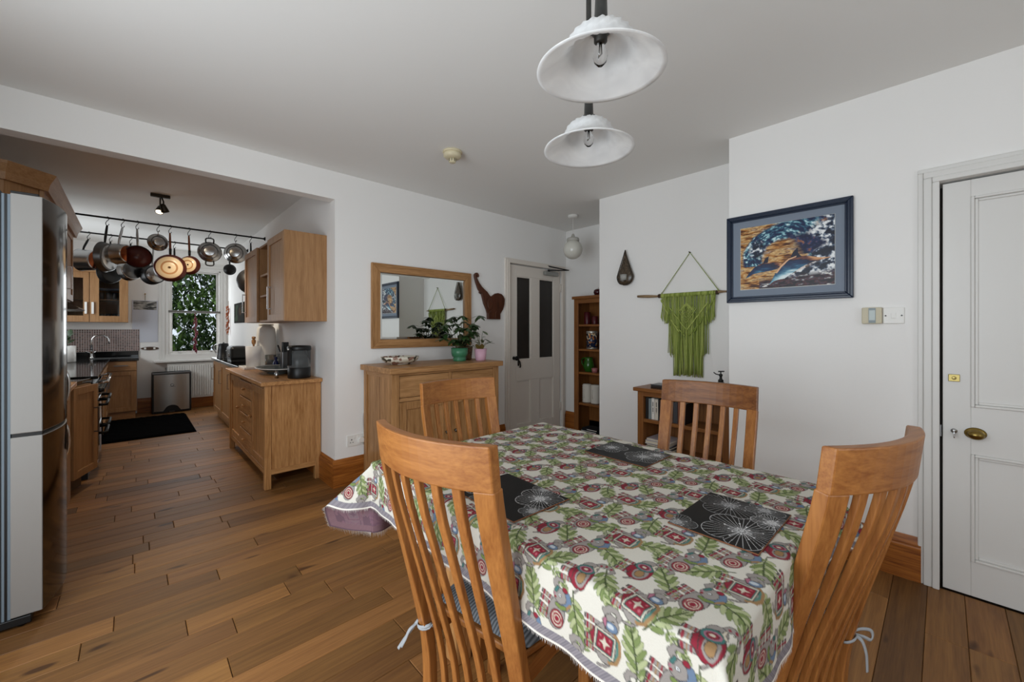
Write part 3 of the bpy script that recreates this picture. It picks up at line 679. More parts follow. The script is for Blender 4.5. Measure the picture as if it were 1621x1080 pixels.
def knob(parent, x, y, z, r=.014):
    m = MB(); m.lathe([(0, 0), (r * .5, 0), (r * .45, .012), (r, .018), (r, .026), (r * .6, .032), (0, .033)], 16, rotM('X', 90, (x, y, z))); m.build('knob', kn, parent)
for i, (x0, x1) in enumerate(((SB0 + .063, xm - .014), (xm + .014, SB1 - .063))):
    d = sbx('drawer', 'x', x0, x1, SBF + .006, SBF + .03, .738, .899); knob(d, (x0 + x1) / 2 - ox, SBF + .006 - oy, .82)
    m = MB(); q = .06
    for b in ((x0, x0 + q, .123, .704), (x1 - q, x1, .123, .704), (x0 + q, x1 - q, .123, .123 + q), (x0 + q, x1 - q, .704 - q, .704)): m.box(b[0] - ox, b[1] - ox, SBF + .006 - oy, SBF + .028 - oy, b[2], b[3])
    d = m.build('door', DARKOAK['z'], sb, .003); sbx('door_panel', 'z', x0 + q - .005, x1 - q + .005, SBF + .016, SBF + .026, .18, .65, .002, d)
    knob(d, (x1 - .03 if i == 0 else x0 + .03) - ox, SBF + .006 - oy, .42, .015)

# shallow patterned bowl
def patmat(name, base, c2, c3, scale):
    m = bpy.data.materials.new(name); m.use_nodes = True; nt = m.node_tree; b = nt.nodes['Principled BSDF']; tc = nt.nodes.new('ShaderNodeTexCoord')
    n1 = nt.nodes.new('ShaderNodeTexVoronoi'); n1.inputs['Scale'].default_value = scale; nt.links.new(tc.outputs['Object'], n1.inputs['Vector'])
    cr = nt.nodes.new('ShaderNodeValToRGB'); cr.color_ramp.interpolation = 'CONSTANT'; e = cr.color_ramp.elements
    e[0].color = (*lin(base), 1); e[1].position = .62; e[1].color = (*lin(c2), 1); q = e.new(.8); q.color = (*lin(c3), 1)
    sep = nt.nodes.new('ShaderNodeSeparateColor'); nt.links.new(n1.outputs['Color'], sep.inputs[0]); nt.links.new(sep.outputs[0], cr.inputs[0]); nt.links.new(cr.outputs[0], b.inputs['Base Color']); b.inputs['Roughness'].default_value = .25; return m
b = thing('fruit_bowl', 'wide shallow cream bowl with dark leafy pattern on the sideboard', 'bowl', (1.60, 3.05, .966))
m = MB(); m.lathe([(0, .004), (.07, .004), (.075, 0), (.08, .0), (.084, .008), (.125, .02), (.15, .038), (.161, .062), (.157, .064), (.144, .042), (.12, .028), (.075, .014), (0, .012)], 36, Matrix.Diagonal((1, .78, 1, 1))); m.build('bowl', patmat('bowl_pattern', '#d9d2c2', '#4a4438', '#8f6a5a', 34), b)

# leafy pot plants
leafmesh = {}
def leaf_mesh(kind, L, Wd, m):
    if kind in leafmesh: return leafmesh[kind]
    g = []
    for i in range(7):
        t = i / 6; wd = Wd * (math.sin(PI * min(1, t * .92 + .06)) ** .8); z = -.22 * L * t * t
        g.append([(-wd, t * L, z - .12 * wd), (0, t * L, z + .0), (wd, t * L, z - .12 * wd)])
    mb = MB(); mb.sheet(g); o = mb.build('leaf', m, None); leafmesh[kind] = o.data; bpy.data.objects.remove(o); return leafmesh[kind]
def add_leaf(parent, mesh, base, yaw, pitch, roll=0, s=1):
    o = bpy.data.objects.new('leaf', mesh); COL.objects.link(o); o.parent = parent; o.location = base; o.rotation_euler = (pitch, roll, yaw); o.scale = (s, s, s); return o
lf1 = mat('schefflera_leaf', '#2c4420', .35, spec=.5); lf2 = mat('dark_leaf', '#22351c', .35); lf3 = mat('mixed_leaf', '#4a5a30', .4); lf4 = mat('dry_leaf', '#6a5a2a', .5); stem_m = mat('plant_stem', '#5a5a34', .6); soil = mat('potting_soil', '#241a12', .95)
p1 = thing('potted_plant', 'bushy umbrella plant in a footed green pot on the sideboard', 'plant', (2.16, 3.0, .966))
m = MB(); m.lathe([(0, 0), (.055, 0), (.057, .004), (.06, .028), (.052, .034), (.066, .042), (.074, .07), (.076, .118), (.072, .118), (.07, .1), (0, .1)], 32); m.build('pot', mat('green_glaze', '#3f7a58', .35), p1)
m = MB(); m.lathe([(.069, .1), (0, .106)], 20); m.build('soil', soil, p1)
rp = random.Random(11); lm = leaf_mesh('umb', .078, .0175, lf1); lm2 = leaf_mesh('broad', .085, .024, lf2)
sm = MB()
heads = [(-.16, -.02, .33), (-.07, .06, .38), (.02, -.02, .41), (-.04, -.06, .30), (.09, .05, .36), (.13, -.03, .34), (-.12, .03, .25), (.04, .06, .31), (0, -.08, .23), (.27, .05, .42), (-.17, 0, .21), (.17, .0, .27), (-.1, -.05, .2), (.08, -.06, .24), (.2, .03, .33), (-.02, .03, .34), (.06, .0, .2), (-.06, -.03, .17), (.12, .05, .22), (-.13, .05, .3), (.02, -.09, .3)]
for hx, hy, hz in heads:
    sm.tube(smooth_path([(hx * .15, hy * .15, .1), (hx * .5, hy * .5, hz * .65), (hx, hy, hz)], 6), .0022, 6)
    n = 8; ph = rp.random()
    for i in range(n): add_leaf(p1, lm, (hx, hy, hz), 2 * PI * (i + ph) / n, R(rp.uniform(-35, 5)), 0, rp.uniform(.8, 1.15))
for i in range(20):
    a = rp.random() * 2 * PI; add_leaf(p1, lm2, (.025 * math.cos(a), .025 * math.sin(a), .135 + rp.random() * .03), a, R(rp.uniform(5, 45)), 0, rp.uniform(.8, 1.1))
sm.build('stem', stem_m, p1)
p2 = thing('potted_plant', 'dark leafy plant in a woven basket between green and pink pots', 'plant', (2.315, 3.12, .966))
weave = patmat('basket_weave', '#6a4c30', '#4e3622', '#7d5c3c', 90)
m = MB(); pr = [(0, 0), (.055, 0)]
for i in range(15): pr += [(.058 + .012 * i / 14 + (.003 if i % 2 else 0), .004 + i * .0085)]
pr += [(.062, .125), (.06, .11), (0, .11)]; m.lathe(pr, 28); m.build('basket', weave, p2)
for i in range(16):
    a = rp.random() * 2 * PI; rr_ = rp.uniform(0, .04); add_leaf(p2, lm2, (rr_ * math.cos(a), rr_ * math.sin(a), .12 + rp.random() * .1), a, R(rp.uniform(10, 60)), 0, rp.uniform(.9, 1.4))
m = MB(); [m.tube([(0, 0, .1), (.02 * math.cos(i * 2.4), .02 * math.sin(i * 2.4), .2)], .003, 6) for i in range(5)]; m.build('stem', stem_m, p2)
p3 = thing('potted_plant', 'small plant with brownish leaves in a pale pink pot', 'plant', (2.34, 2.92, .966))
m = MB(); m.lathe([(0, 0), (.044, 0), (.047, .006), (.058, .108), (.054, .108), (.052, .09), (0, .09)], 32); m.build('pot', mat('pink_glaze', '#cfa3b4', .4), p3)
m = MB(); m.lathe([(.052, .09), (0, .096)], 20); m.build('soil', soil, p3)
lm3 = leaf_mesh('oval', .095, .02, lf3); lm4 = leaf_mesh('dry', .08, .024, lf4); sm = MB()
for i in range(14):
    a = 2 * PI * i / 14 * 1.7; hz = .14 + .14 * rp.random(); q = (.055 * math.cos(a), .045 * math.sin(a), hz); sm.tube(smooth_path([(q[0] * .2, q[1] * .2, .09), (q[0] * .5, q[1] * .5, hz * .8), q], 5), .0018, 6)
    add_leaf(p3, lm3, q, a - PI / 2, R(rp.uniform(-20, 35)), 0, rp.uniform(.7, 1.1))
for a in (2.6, 3.6, 4.2): add_leaf(p3, lm4, (.03 * math.cos(a), .03 * math.sin(a), .1), a - PI / 2, R(55), 0, 1)
sm.build('stem', stem_m, p3)

# ---------------------------------------------------------------- mirror, wooden elephant
mr = thing('wall_mirror', 'wide rectangular mirror in a flat oak frame above the sideboard', 'mirror', (1.972, YA - .007, 1.09), R(-.65))
x0, x1, z0, z1, q = -.516, .516, 0, .724, .075
def mitred(x0, x1, z0, z1, q, d, m_, parent, yb=0, dep_in=None):
    di = dep_in or d
    for nm, pts in (('frame_side', [(x0, z0), (x0 + q, z0 + q), (x0 + q, z1 - q), (x0, z1)]), ('frame_side', [(x1, z0), (x1, z1), (x1 - q, z1 - q), (x1 - q, z0 + q)]), ('frame_rail', [(x0, z0), (x1, z0), (x1 - q, z0 + q), (x0 + q, z0 + q)]), ('frame_rail', [(x0, z1), (x0 + q, z1 - q), (x1 - q, z1 - q), (x1, z1)])):
        mb = MB(); mb.prism(pts, yb - d, yb, 'y'); mb.build(nm, m_['z' if nm == 'frame_side' else 'x'] if isinstance(m_, dict) else m_, parent, .003)
mitred(x0, x1, z0, z1, q, .026, DARKOAK, mr)
mirror_m = mat('mirror_silver', '#e6eae8', .0, 1.)
m = MB(); bv = .022; a, b, c, d = x0 + q - .002, x1 - q + .002, z0 + q - .002, z1 - q + .002
m.add([(a, -.008, c), (b, -.008, c), (b, -.008, d), (a, -.008, d), (a + bv, -.0105, c + bv), (b - bv, -.0105, c + bv), (b - bv, -.0105, d - bv), (a + bv, -.0105, d - bv)], [(4, 5, 6, 7), (0, 1, 5, 4), (1, 2, 6, 5), (2, 3, 7, 6), (3, 0, 4, 7)])
o = m.build('mirror_glass', mirror_m, mr, fix=False)
bx('backing', black, mr, a, b, -.004, -.001, c, d)

el = thing('elephant_plaque', 'carved dark wooden elephant with raised trunk on the wall', 'wall plaque', (2.76, YA, 1.36))
dkw = wood('elephant_wood', '#3a1e12', '#5e3420', 'z', .35, 9, 6)
outline = [(.195, .22), (.19, .16), (.172, .11), (.145, .075), (.13, .055), (.13, 0), (-.045, 0), (-.047, .06), (-.062, .10), (-.095, .16), (-.115, .225), (-.13, .27), (-.158, .272), (-.152, .285), (-.168, .30), (-.20, .37), (-.218, .43), (-.22, .455), (-.203, .472), (-.185, .476), (-.168, .466), (-.158, .448), (-.162, .43), (-.175, .428), (-.180, .444), (-.192, .440), (-.183, .415), (-.155, .372), (-.12, .335), (-.085, .31), (-.045, .283), (-.02, .255), (0, .24), (.02, .25), (.06, .275), (.10, .283), (.15, .275), (.18, .252)]
outline = [(x, z) for x, z in outline]
m = MB(); m.prism(outline, -.026, -.001, 'y'); m.build('body', dkw, el, .006, seg=3)
m = MB(); ear = [(-.03, .225), (.005, .215), (.02, .17), (.005, .12), (-.025, .10), (-.05, .12), (-.06, .17), (-.05, .21)]; m.prism(ear, -.036, -.024, 'y'); m.build('ear', dkw, el, .006, seg=3)
m = MB(); m.prism([(.045, 0), (.125, 0), (.125, .06), (.10, .10), (.06, .09), (.048, .05)], -.034, -.024, 'y'); m.prism([(-.04, 0), (.03, 0), (.03, .06), (-.01, .09), (-.043, .06)], -.034, -.024, 'y'); m.build('legs_relief', dkw, el, .005)
m = MB(); m.tube([(-.13, -.02, .27), (-.15, -.03, .262), (-.172, -.032, .268)], .006, 8, rs=[.007, .006, .003]); m.build('tusk', dkw, el)

# ---------------------------------------------------------------- sockets, switches
def screw(mb, x, z): mb.cyl(.0035, 0, .0015, 10, rotM('X', 90, (x, -.0095, z)))
s = thing('double_socket', 'white double wall socket above the skirting by the sideboard', 'socket', (1.33, YA, .303))
bx('plate', white_pl, s, -.073, .073, -.009, 0, 0, .09, .003)
for cx in (-.036, .036):
    m = MB(); m.box(cx - .004, cx + .004, -.0096, -.008, .048, .058); m.box(cx - .014, cx - .006, -.0096, -.008, .028, .033); m.box(cx + .006, cx + .014, -.0096, -.008, .028, .033); m.build('slots', black, s)
    bx('rocker', white_pl, s, cx * .42 - .006, cx * .42 + .006, -.0125, -.008, .056, .078, .001)
pl = thing('mains_plug', 'white plug and cable in the wall socket by the sideboard', 'plug', (1.366, YA - .009, .345))
m = MB(); m.prism([(-.022, -.02), (.022, -.02), (.024, .01), (.012, .024), (-.012, .024), (-.024, .01)], -.026, 0, 'y'); m.build('body', white_pl, pl, .004)
m = MB(); m.tube(smooth_path([(.004, -.02, -.018), (.012, -.024, -.045), (.03, -.02, -.03), (.02, -.012, .05), (.012, -.01, .18), (.03, -.01, .25), (.035, -.004, .30), (.03, -.004, .48)], 40), .0026, 6); m.build('cable', white_pl, pl)
th_ = thing('thermostat', 'cream room thermostat with grey display beside the light switch', 'thermostat', (XB, .257, 1.281), R(-90))
bx('case', mat('cream_plastic', '#c9c0a6', .5), th_, -.04, .04, -.026, 0, 0, .085, .004)
bx('display_surround', mat('thermo_grey', '#7f8a8c', .4), th_, -.012, .016, -.028, -.02, .004, .082); bx('screen', mat('thermo_lcd', '#a9b3b0', .25), th_, -.010, .014, -.0285, -.02, .018, .07)
sw = thing('light_switch', 'white square light switch plate beside the panelled door', 'switch', (XB, .174, 1.281), R(-90))
bx('plate', white_pl, sw, -.04, .04, -.009, 0, 0, .083, .003); bx('rocker', white_pl, sw, -.0085, .0085, -.014, -.008, .027, .056, .001)
m = MB(); screw(m, -.03, .041); screw(m, .03, .041); m.build('screws', steel_d, sw)

# ---------------------------------------------------------------- framed dolphin print
pic = thing('framed_print', 'dolphin print with grey mount in a dark blue frame', 'picture', (XB, .649, 1.423), R(-90))
hw, hh = .318, .55
blue = mat('navy_frame', '#15243a', .3, spec=.5, bump=.1, bscale=30)
mitred(-hw, hw, 0, hh, .028, .026, blue, pic); mitred(-hw + .012, hw - .012, .012, hh - .012, .012, .032, blue, pic, 0); mitred(-hw + .027, hw - .027, .027, hh - .027, .01, .020, blue, pic)
bx('backing', black, pic, -hw + .01, hw - .01, -.006, -.001, .01, hh - .01)
m = frame_rect(-hw + .03, hw - .03, .03, hh - .03, .048, -.014, -.008); m.build('mount', mat('grey_blue_mount', '#7d8795', .8), pic)
bx('mount_bevel', mat('mount_white', '#e0ddd6', .7), pic, -hw + .076, hw - .076, -.0115, -.0065, .078, hh - .076)
PW, PH = .476, .39; nx_, ny_ = 300, 244
X, Y = np.meshgrid(np.linspace(0, 1, nx_), np.linspace(0, 1, ny_), indexing='ij')
def vn1(x, y, seed):
    g = np.random.default_rng(seed).random((64, 64)); xi = np.floor(x).astype(int); yi = np.floor(y).astype(int); fx = x - xi; fy = y - yi; fx = fx * fx * (3 - 2 * fx); fy = fy * fy * (3 - 2 * fy)
    G = lambda i, j: g[i % 64, j % 64]
    return (G(xi, yi) * (1 - fx) + G(xi + 1, yi) * fx) * (1 - fy) + (G(xi, yi + 1) * (1 - fx) + G(xi + 1, yi + 1) * fx) * fy
def vnoise(X, Y, s, seed, sx=1., sy=1.):
    """three rotated octaves so that no square cells show"""
    x = X * s * sx; y = Y * s * sy; out = 0; tot = 0
    for k, am in enumerate((1, .6, .4)):
        an = .6 + k * 1.1; c, n = math.cos(an), math.sin(an); f = 1.9 ** k
        if sx != sy: c, n = math.cos(.15 * k), math.sin(.15 * k)
        out = out + am * vn1((c * x + n * y) * f + 7.3 * k, (-n * x + c * y) * f + 3.1 * k, seed * 7 + k); tot += am
    v = out / tot
    return np.clip((v - .5) * 1.5 + .5, 0, 1)
def ramp(v, stops):
    p = [s[0] for s in stops]; c = np.array([lin(s[1]) for s in stops]); return np.stack([np.interp(v, p, c[:, k]) for k in range(3)], -1)
gold = ramp(np.clip(.55 * vnoise(X + .25 * Y, Y, 9, 1, .5, 3) + .45 * vnoise(X, Y, 26, 2, .5, 2.2), 0, 1), [(0, '#140b08'), (.34, '#5a3014'), (.48, '#b87a34'), (.6, '#dcbc84'), (.72, '#7a4420'), (1, '#f0e6d0')])
ang = np.hypot(X - .42, (Y - .52) * .9)
curl = vnoise(ang * 3, np.arctan2(Y - .5, X - .42), 6, 3, 2.2, .9); sea = ramp(np.clip(curl * .6 + vnoise(X, Y, 22, 4) * .4, 0, 1), [(0, '#0c1730'), (.4, '#16264c'), (.55, '#2f5f78'), (.66, '#8fc0c8'), (.8, '#e6f0f0'), (1, '#ffffff')])
navy = ramp(np.clip(vnoise(X, Y, 14, 5) * .6 + vnoise(X, Y, 34, 6) * .4, 0, 1), [(0, '#0a1026'), (.5, '#152044'), (.62, '#2c3a66'), (.75, '#7a4a3a'), (1, '#d8a070')])
foam = ramp(np.clip(vnoise(X, Y, 22, 7) * .65 + vnoise(X, Y, 9, 8) * .35, 0, 1), [(0, '#0b0d14'), (.40, '#1c2438'), (.50, '#5a6a80'), (.60, '#e8eaea'), (1, '#ffffff')])
darkf = ramp(np.clip(vnoise(X, Y, 24, 9, .7, 1.3), 0, 1), [(0, '#0d0a10'), (.45, '#241a24'), (.6, '#5a3030'), (.75, '#26344a'), (1, '#e8e4dc')])
img = gold.copy()
def blend(a, b, k): k = np.clip(k, 0, 1)[..., None]; return a * (1 - k) + b * k
ringk = np.clip(1 - np.abs(np.hypot((X - .50) * 1.0, (Y - .48) * .95) - .36) / .13, 0, 1) * (Y > .36) * 4
img = blend(img, sea, ringk); img = blend(img, navy, np.clip((X - .48 + (Y - .85) * .3) * 8, 0, 1) * (Y > .48)); img = blend(img, sea, np.clip((.2 - np.hypot((X - .62) * .7, Y - .95)) * 12, 0, 1))
img = blend(img, foam, np.clip((X - .80 + .08 * np.sin(Y * 18)) * 14, 0, 1)); img = blend(img, foam, np.clip((.30 - Y + (X - .6) * .55) * 9, 0, 1) * (X > .5)); img = blend(img, darkf, np.clip((.17 - Y + .10 * (X - .3)) * 14, 0, 1) * (X > .22))
img = blend(img, foam, np.clip((.09 - np.hypot((X - .2) * .8, (Y - .62) * .5)) * 22, 0, 1))
def inpoly(pts):
    ins = np.zeros(X.shape, bool)
    for i in range(len(pts)):
        xa, ya = pts[i]; xb_, yb_ = pts[(i + 1) % len(pts)]
        ins ^= ((ya > Y) != (yb_ > Y)) & (X < (xb_ - xa) * (Y - ya) / (yb_ - ya + 1e-12) + xa)
    return ins
def dolphin(img, pts, fin, cy):
    k = inpoly(pts); kf = inpoly(fin)
    body = ramp(np.clip((cy(X) - Y) * 3.4 + .16 + .35 * (vnoise(X, Y, 20, 12, .5, 1.6) - .5), 0, 1), [(0, '#d8a070'), (.14, '#7a4636'), (.24, '#121a34'), (.5, '#1b3358'), (.68, '#2f6484'), (.85, '#8fbccb'), (1, '#e0ecec')])
    img[k] = body[k]; img[kf] = C('#141a30'); return img
d2p = [(.33, .045), (.36, .11), (.40, .22), (.46, .33), (.54, .42), (.63, .455), (.74, .44), (.86, .40), (.97, .39), (.85, .36), (.75, .33), (.66, .27), (.58, .20), (.5, .13), (.43, .12), (.38, .10)]
dolphin(img, [(.06, .18), (.10, .26), (.17, .35), (.26, .405), (.36, .40), (.47, .37), (.44, .30), (.36, .27), (.25, .26), (.15, .24), (.10, .20)], [(.26, .39), (.29, .47), (.33, .50), (.32, .40)], lambda x: .40 - (x - .28) ** 2 * 2.2)
dolphin(img, d2p, [(.56, .43), (.59, .52), (.64, .585), (.645, .50), (.68, .44)], lambda x: .455 - (x - .63) ** 2 * 2.4)
ln_ = inpoly([(.405, .23), (.46, .335), (.545, .428), (.63, .46), (.62, .44), (.55, .41), (.47, .31), (.42, .22)]); img[ln_] = C('#e0b088')
co = np.stack([(X - .5) * PW, np.full_like(X, -.0125), .081 + Y * PH], -1).reshape(-1, 3).astype(np.float32); ix = np.arange(nx_ * ny_).reshape(nx_, ny_)
q4 = np.stack([ix[:-1, :-1], ix[1:, :-1], ix[1:, 1:], ix[:-1, 1:]], -1).reshape(-1, 4)
np_mesh('print', co, q4, img.reshape(-1, 3), colmat('art_print', .35), pic)

# ---------------------------------------------------------------- macrame hanging, candle drop
mc = thing('macrame_hanging', 'lime green macrame hanging on a driftwood stick', 'wall hanging', (XM, 1.40, 1.53), R(-90))
gr = mat('lime_cotton', '#9bb14a', .95, bump=.5, bscale=300)
_nt = gr.node_tree; _g = _nt.nodes.new('ShaderNodeNewGeometry'); _c = _nt.nodes.new('ShaderNodeValToRGB'); _c.color_ramp.elements[0].color = (*lin('#728432'), 1); _c.color_ramp.elements[1].color = (*lin('#b2bd68'), 1)
_nt.links.new(_g.outputs['Random Per Island'], _c.inputs[0]); _nt.links.new(_c.outputs[0], _nt.nodes['Principled BSDF'].inputs['Base Color'])
drift = wood('driftwood', '#5a4632', '#a58a68', 'x', .8, 14, 6)
# local x runs to the viewer's right
m = MB(); m.tube(smooth_path([(-.44, -.025, .012), (-.2, -.028, .0), (.0, -.028, .002), (.2, -.026, .008), (.30, -.025, .006)], 20), .012, 10, rs=[.010 + .003 * math.sin(i * .9) for i in range(21)]); m.build('driftwood_stick', drift, mc)
m = MB()
for x in (-.232, .222): m.lathe([(.0165, -.012), (.0165, .012)], 12, rotM('Y', 90, (x, -.027, .003)))
m.build('stick_caps', mat('stick_dark', '#3a2616', .7), mc)
m = MB(); m.tube([(-.22, -.03, .015), (.012, -.012, .338), (.235, -.03, .02)], .0035, 8); m.tube([(-.212, -.034, .03), (-.222, -.036, -.012), (-.235, -.03, .02)], .004, 8); m.tube([(.235, -.034, .03), (.225, -.036, -.012), (.24, -.03, .02)], .004, 8); m.build('hanging_cord', mat('cord_green', '#93a25a', .9), mc)
m = MB(); m.cyl(.004, 0, .03, 10, rotM('X', 90, (.012, 0, .34))); m.build('nail', blackm, mc)
rm = random.Random(21)
m = MB()
for i in range(46):   # lark's head knots over the stick
    x = -.216 + .43 * i / 45; m.lathe([(.0155, -.0048), (.0185, 0), (.0155, .0048)], 8, rotM('Y', 90, (x, -.027, .003)))
m.build('knot_row', gr, mc)
fr = MB(); n = 96
for i in range(n):
    t = i / (n - 1); x = -.214 + .428 * t; u = abs(t - .5) * 2
    if u > .80: ln = .17 + .03 * rm.random() + .10 * (1 - u) * 2; xe = x * (.97 + .02 * rm.random())
    elif u > .62: ln = .21 + .03 * rm.random(); xe = x * .98
    else: ln = .62 + .03 * rm.random(); xe = x * 1.0
    if .50 < u <= .62: ln = .47 + .03 * rm.random()
    y = -.03 - .012 * rm.random(); pts = []
    for k in range(9):
        s_ = k / 8; pts.append((x + (xe - x) * s_ + .0035 * math.sin(s_ * 5 + i) , y + .01 * math.sin(s_ * 4 + i * .7), -.008 - ln * s_))
    fr.tube(pts, .0030, 5)
for i in range(40):   # inner lower fringe under the side panels
    t = i / 39; x = -.158 + .316 * t; ln = .46 + .02 * rm.random() if abs(t - .5) > .38 else .64 + .02 * rm.random()
    fr.tube([(x, -.022, -.15), (x + .004 * rm.uniform(-1, 1), -.024, -.3), (x + .006 * rm.uniform(-1, 1), -.022, -ln)], .003, 5)
o = fr.build('fringe', gr, mc); o['kind'] = 'stuff'
kn_ = MB()
def braid(p0, p1, w=.006, nseg=18):
    for ph in (0, PI):
        pts = []
        for k in range(nseg + 1):
            s_ = k / nseg; pts.append((p0[0] + (p1[0] - p0[0]) * s_ + w * .5 * math.sin(s_ * nseg * .9 + ph), -.046 - .003 * math.cos(s_ * nseg * .9 + ph), p0[1] + (p1[1] - p0[1]) * s_))
        kn_.tube(pts, .0042, 6)
braid((-.14, -.10), (0, -.285)); braid((.165, -.07), (0, -.285)); braid((-.10, -.235), (-.012, -.33)); braid((.115, -.215), (.015, -.33)); braid((-.128, -.2), (-.06, -.30)); braid((.13, -.18), (.06, -.30))
for k in range(6):
    d = .018 + k * .012; z = -.105 - k * .005; kn_.tube([(-d, -.046, z + .02), (0, -.05, z - d * 1.25), (d, -.046, z + .02)], .0038, 6)
    if k < 5: kn_.tube([(-d, -.046, z - .01), (0, -.05, z + d * .9), (d, -.046, z - .01)], .0034, 6)
braid((0, -.285), (0, -.60), .004, 24); braid((-.215, -.03), (-.15, -.16)); braid((.213, -.03), (.15, -.15))
kn_.build('knotwork', gr, mc)

dr = thing('candle_drop', 'dark woven teardrop candle holder on the wall beside the macrame', 'candle holder', (XM, 1.957, 1.648), R(-90))
P_ = []; 
for i in range(25):
    t = i / 24; z = .32 * t; r = .082 * math.sqrt(max(0, 1 - ((z - .08) / .082) ** 2)) if z < .085 else .082 * (1 - ((z - .085) / .235)) ** 1.15; P_.append((max(r, .0015), z))
m = MB(); m.lathe(P_, 24, Matrix.Translation((0, -.03, 0)) @ Matrix.Diagonal((1, .34, 1, 1))); m.build('shell', patmat('woven_dark', '#463a2c', '#2c241c', '#5e5040', 130), dr)
m = MB(); m.tube(smooth_path([(0, -.052, .004), (.05, -.05, .02), (.076, -.046, .07), (.06, -.046, .13), (.02, -.04, .25), (0, -.034, .318)], 24), .004, 8); m.tube(smooth_path([(0, -.052, .004), (-.05, -.05, .02), (-.076, -.046, .07), (-.06, -.046, .13), (-.02, -.04, .25), (0, -.034, .318)], 24), .004, 8); m.build('rim', mat('bronze_wire', '#3a3026', .5, .5), dr)
m = MB(); m.lathe([(0, 0), (.026, 0), (.03, .05), (.027, .05), (.024, .004), (0, .004)], 18, Matrix.Translation((0, -.062, .045))); m.build('tealight_glass', mat('frosted_glass', '#d8d8d2', .3, trans=.5), dr)

# ---------------------------------------------------------------- tall bookcase in the alcove
bk = thing('tall_bookcase', 'tall narrow open bookcase standing in the alcove', 'bookcase', (3.75, 2.60, 0))
BD, BW = .27, .335   # depth, half width
bx('side_panel', BOOKW['z'], bk, 0, BD, BW - .022, BW, 0, 1.60, .003); bx('side_panel', BOOKW['z'], bk, 0, BD, -BW, -BW + .022, 0, 1.60, .003)
bx('front_stile', BOOKW['z'], bk, -.012, .01, BW - .06, BW, 0, 1.60, .003); bx('front_stile', BOOKW['z'], bk, -.012, .01, -BW, -BW + .06, 0, 1.60, .003)
bx('top', BOOKW['y'], bk, -.03, BD, -BW - .02, BW + .02, 1.60, 1.633, .004); bx('top_rail', BOOKW['y'], bk, -.01, .01, -BW + .06, BW - .06, 1.55, 1.60, .002)
bx('back_panel', BOOKW['z'], bk, BD - .012, BD, -BW + .02, BW - .02, .02, 1.6)
SHZ = [1.31, 1.03, .765, .41, .06]
for z in SHZ: bx('shelf', BOOKW['y'], bk, .0, BD - .012, -BW + .022, BW - .022, z - .024, z, .002)
bx('plinth', BOOKW['y'], bk, -.008, .01, -BW + .06, BW - .06, 0, .06)
def lathe_thing(name, label, cat, loc, prof_, m_, n=24, group=None, sc_=None):
    t = thing(name, label, cat, loc, group=group); MB().lathe(prof_, n, Matrix.Diagonal((*sc_, 1)) if sc_ else None).build('body', m_, t); return t
redwax = mat('dark_red_wax', '#4a1018', .4)
c = lathe_thing('candle', 'tall dark red candle on the top shelf of the tall bookcase', 'candle', (3.84, 2.82, 1.31), [(0, 0), (.036, 0), (.037, .004), (.037, .14), (.03, .143), (0, .138)], redwax); m = MB(); m.cyl(.0015, .138, .155, 6); m.build('wick', black, c)
c = lathe_thing('candle', 'shorter dark red candle to the right of the tall one', 'candle', (3.84, 2.715, 1.31), [(0, 0), (.034, 0), (.035, .004), (.035, .09), (.028, .093), (0, .088)], redwax); m = MB(); m.cyl(.0015, .088, .105, 6); m.build('wick', black, c)
a_ = lathe_thing('glass_ornament', 'dark red apple shaped ornament on top of the tall bookcase', 'ornament', (3.85, 2.68, 1.633), [(0, .006), (.02, 0), (.04, .012), (.05, .04), (.045, .066), (.025, .078), (.004, .068)], mat('ruby_glass', '#3a0c12', .15)); m = MB(); m.tube([(0, 0, .068), (.004, 0, .085), (.01, 0, .095)], .002, 6); m.build('stem', brass, a_)
t = thing('storage_tin', 'round tin with blue and orange picture on the bookcase', 'tin', (3.84, 2.755, 1.03))
MB().lathe([(0, 0), (.062, 0), (.062, .19), (0, .19)], 28, smooth=True).build('body', patmat('tin_picture', '#1c2a44', '#b8743a', '#d8c8a8', 60), t)
MB().lathe([(.063, .176), (.065, .178), (.065, .202), (.062, .205), (0, .205)], 28).build('lid', mat('tin_lid', '#b9b5ac', .35, .6), t); MB().lathe([(.0635, 0), (.0635, .014)], 28).build('base_band', MATS['tin_lid'], t)
t = thing('jug', 'green glazed jug with a handle on the bookcase', 'jug', (3.84, 2.80, .765)); gg = mat('green_jug', '#2c5a1c', .2)
MB().lathe([(0, 0), (.04, 0), (.044, .006), (.062, .05), (.064, .08), (.052, .12), (.044, .145), (.05, .165), (.046, .165), (.04, .145), (0, .12)], 28).build('body', gg, t)
m = MB(); m.tube(smooth_path([(-.0, .046, .15), (0, .085, .15), (0, .10, .11), (0, .08, .07), (0, .06, .055)], 16), .008, 8); m.build('handle', gg, t)
lathe_thing('tealight', 'small pink tealight cup beside the green jug', 'tealight', (3.80, 2.69, .765), [(0, 0), (.03, 0), (.036, .05), (.032, .05), (.028, .03), (0, .03)], mat('pink_glass', '#a86a6a', .3))
for y, lab in ((2.815, 'white wound bundle on the bookcase shelf, the one nearer the door'), (2.70, 'white wound bundle half hidden by the wall edge on the bookcase')):
    t = thing('wound_bundle', lab, 'bundle', (3.83, y, .41), group='white bundles on the shelf'); pr = [(0, 0)]
    for i in range(17): pr.append((.052 + (.004 if i % 2 else 0), .004 + i * .0125))
    pr += [(.045, .214), (0, .214)]; MB().lathe(pr, 24).build('windings', mat('white_twine', '#cfcac0', .85), t)
    m = MB(); m.tube([(-.056, 0, .06), (-.058, .01, .11), (-.056, 0, .16)], .004, 6); m.build('tie', MATS['white_twine'], t)
t = thing('folded_cloth', 'black and white folded cloth on the lowest bookcase shelf', 'cloth', (3.86, 2.75, .06)); m = MB()
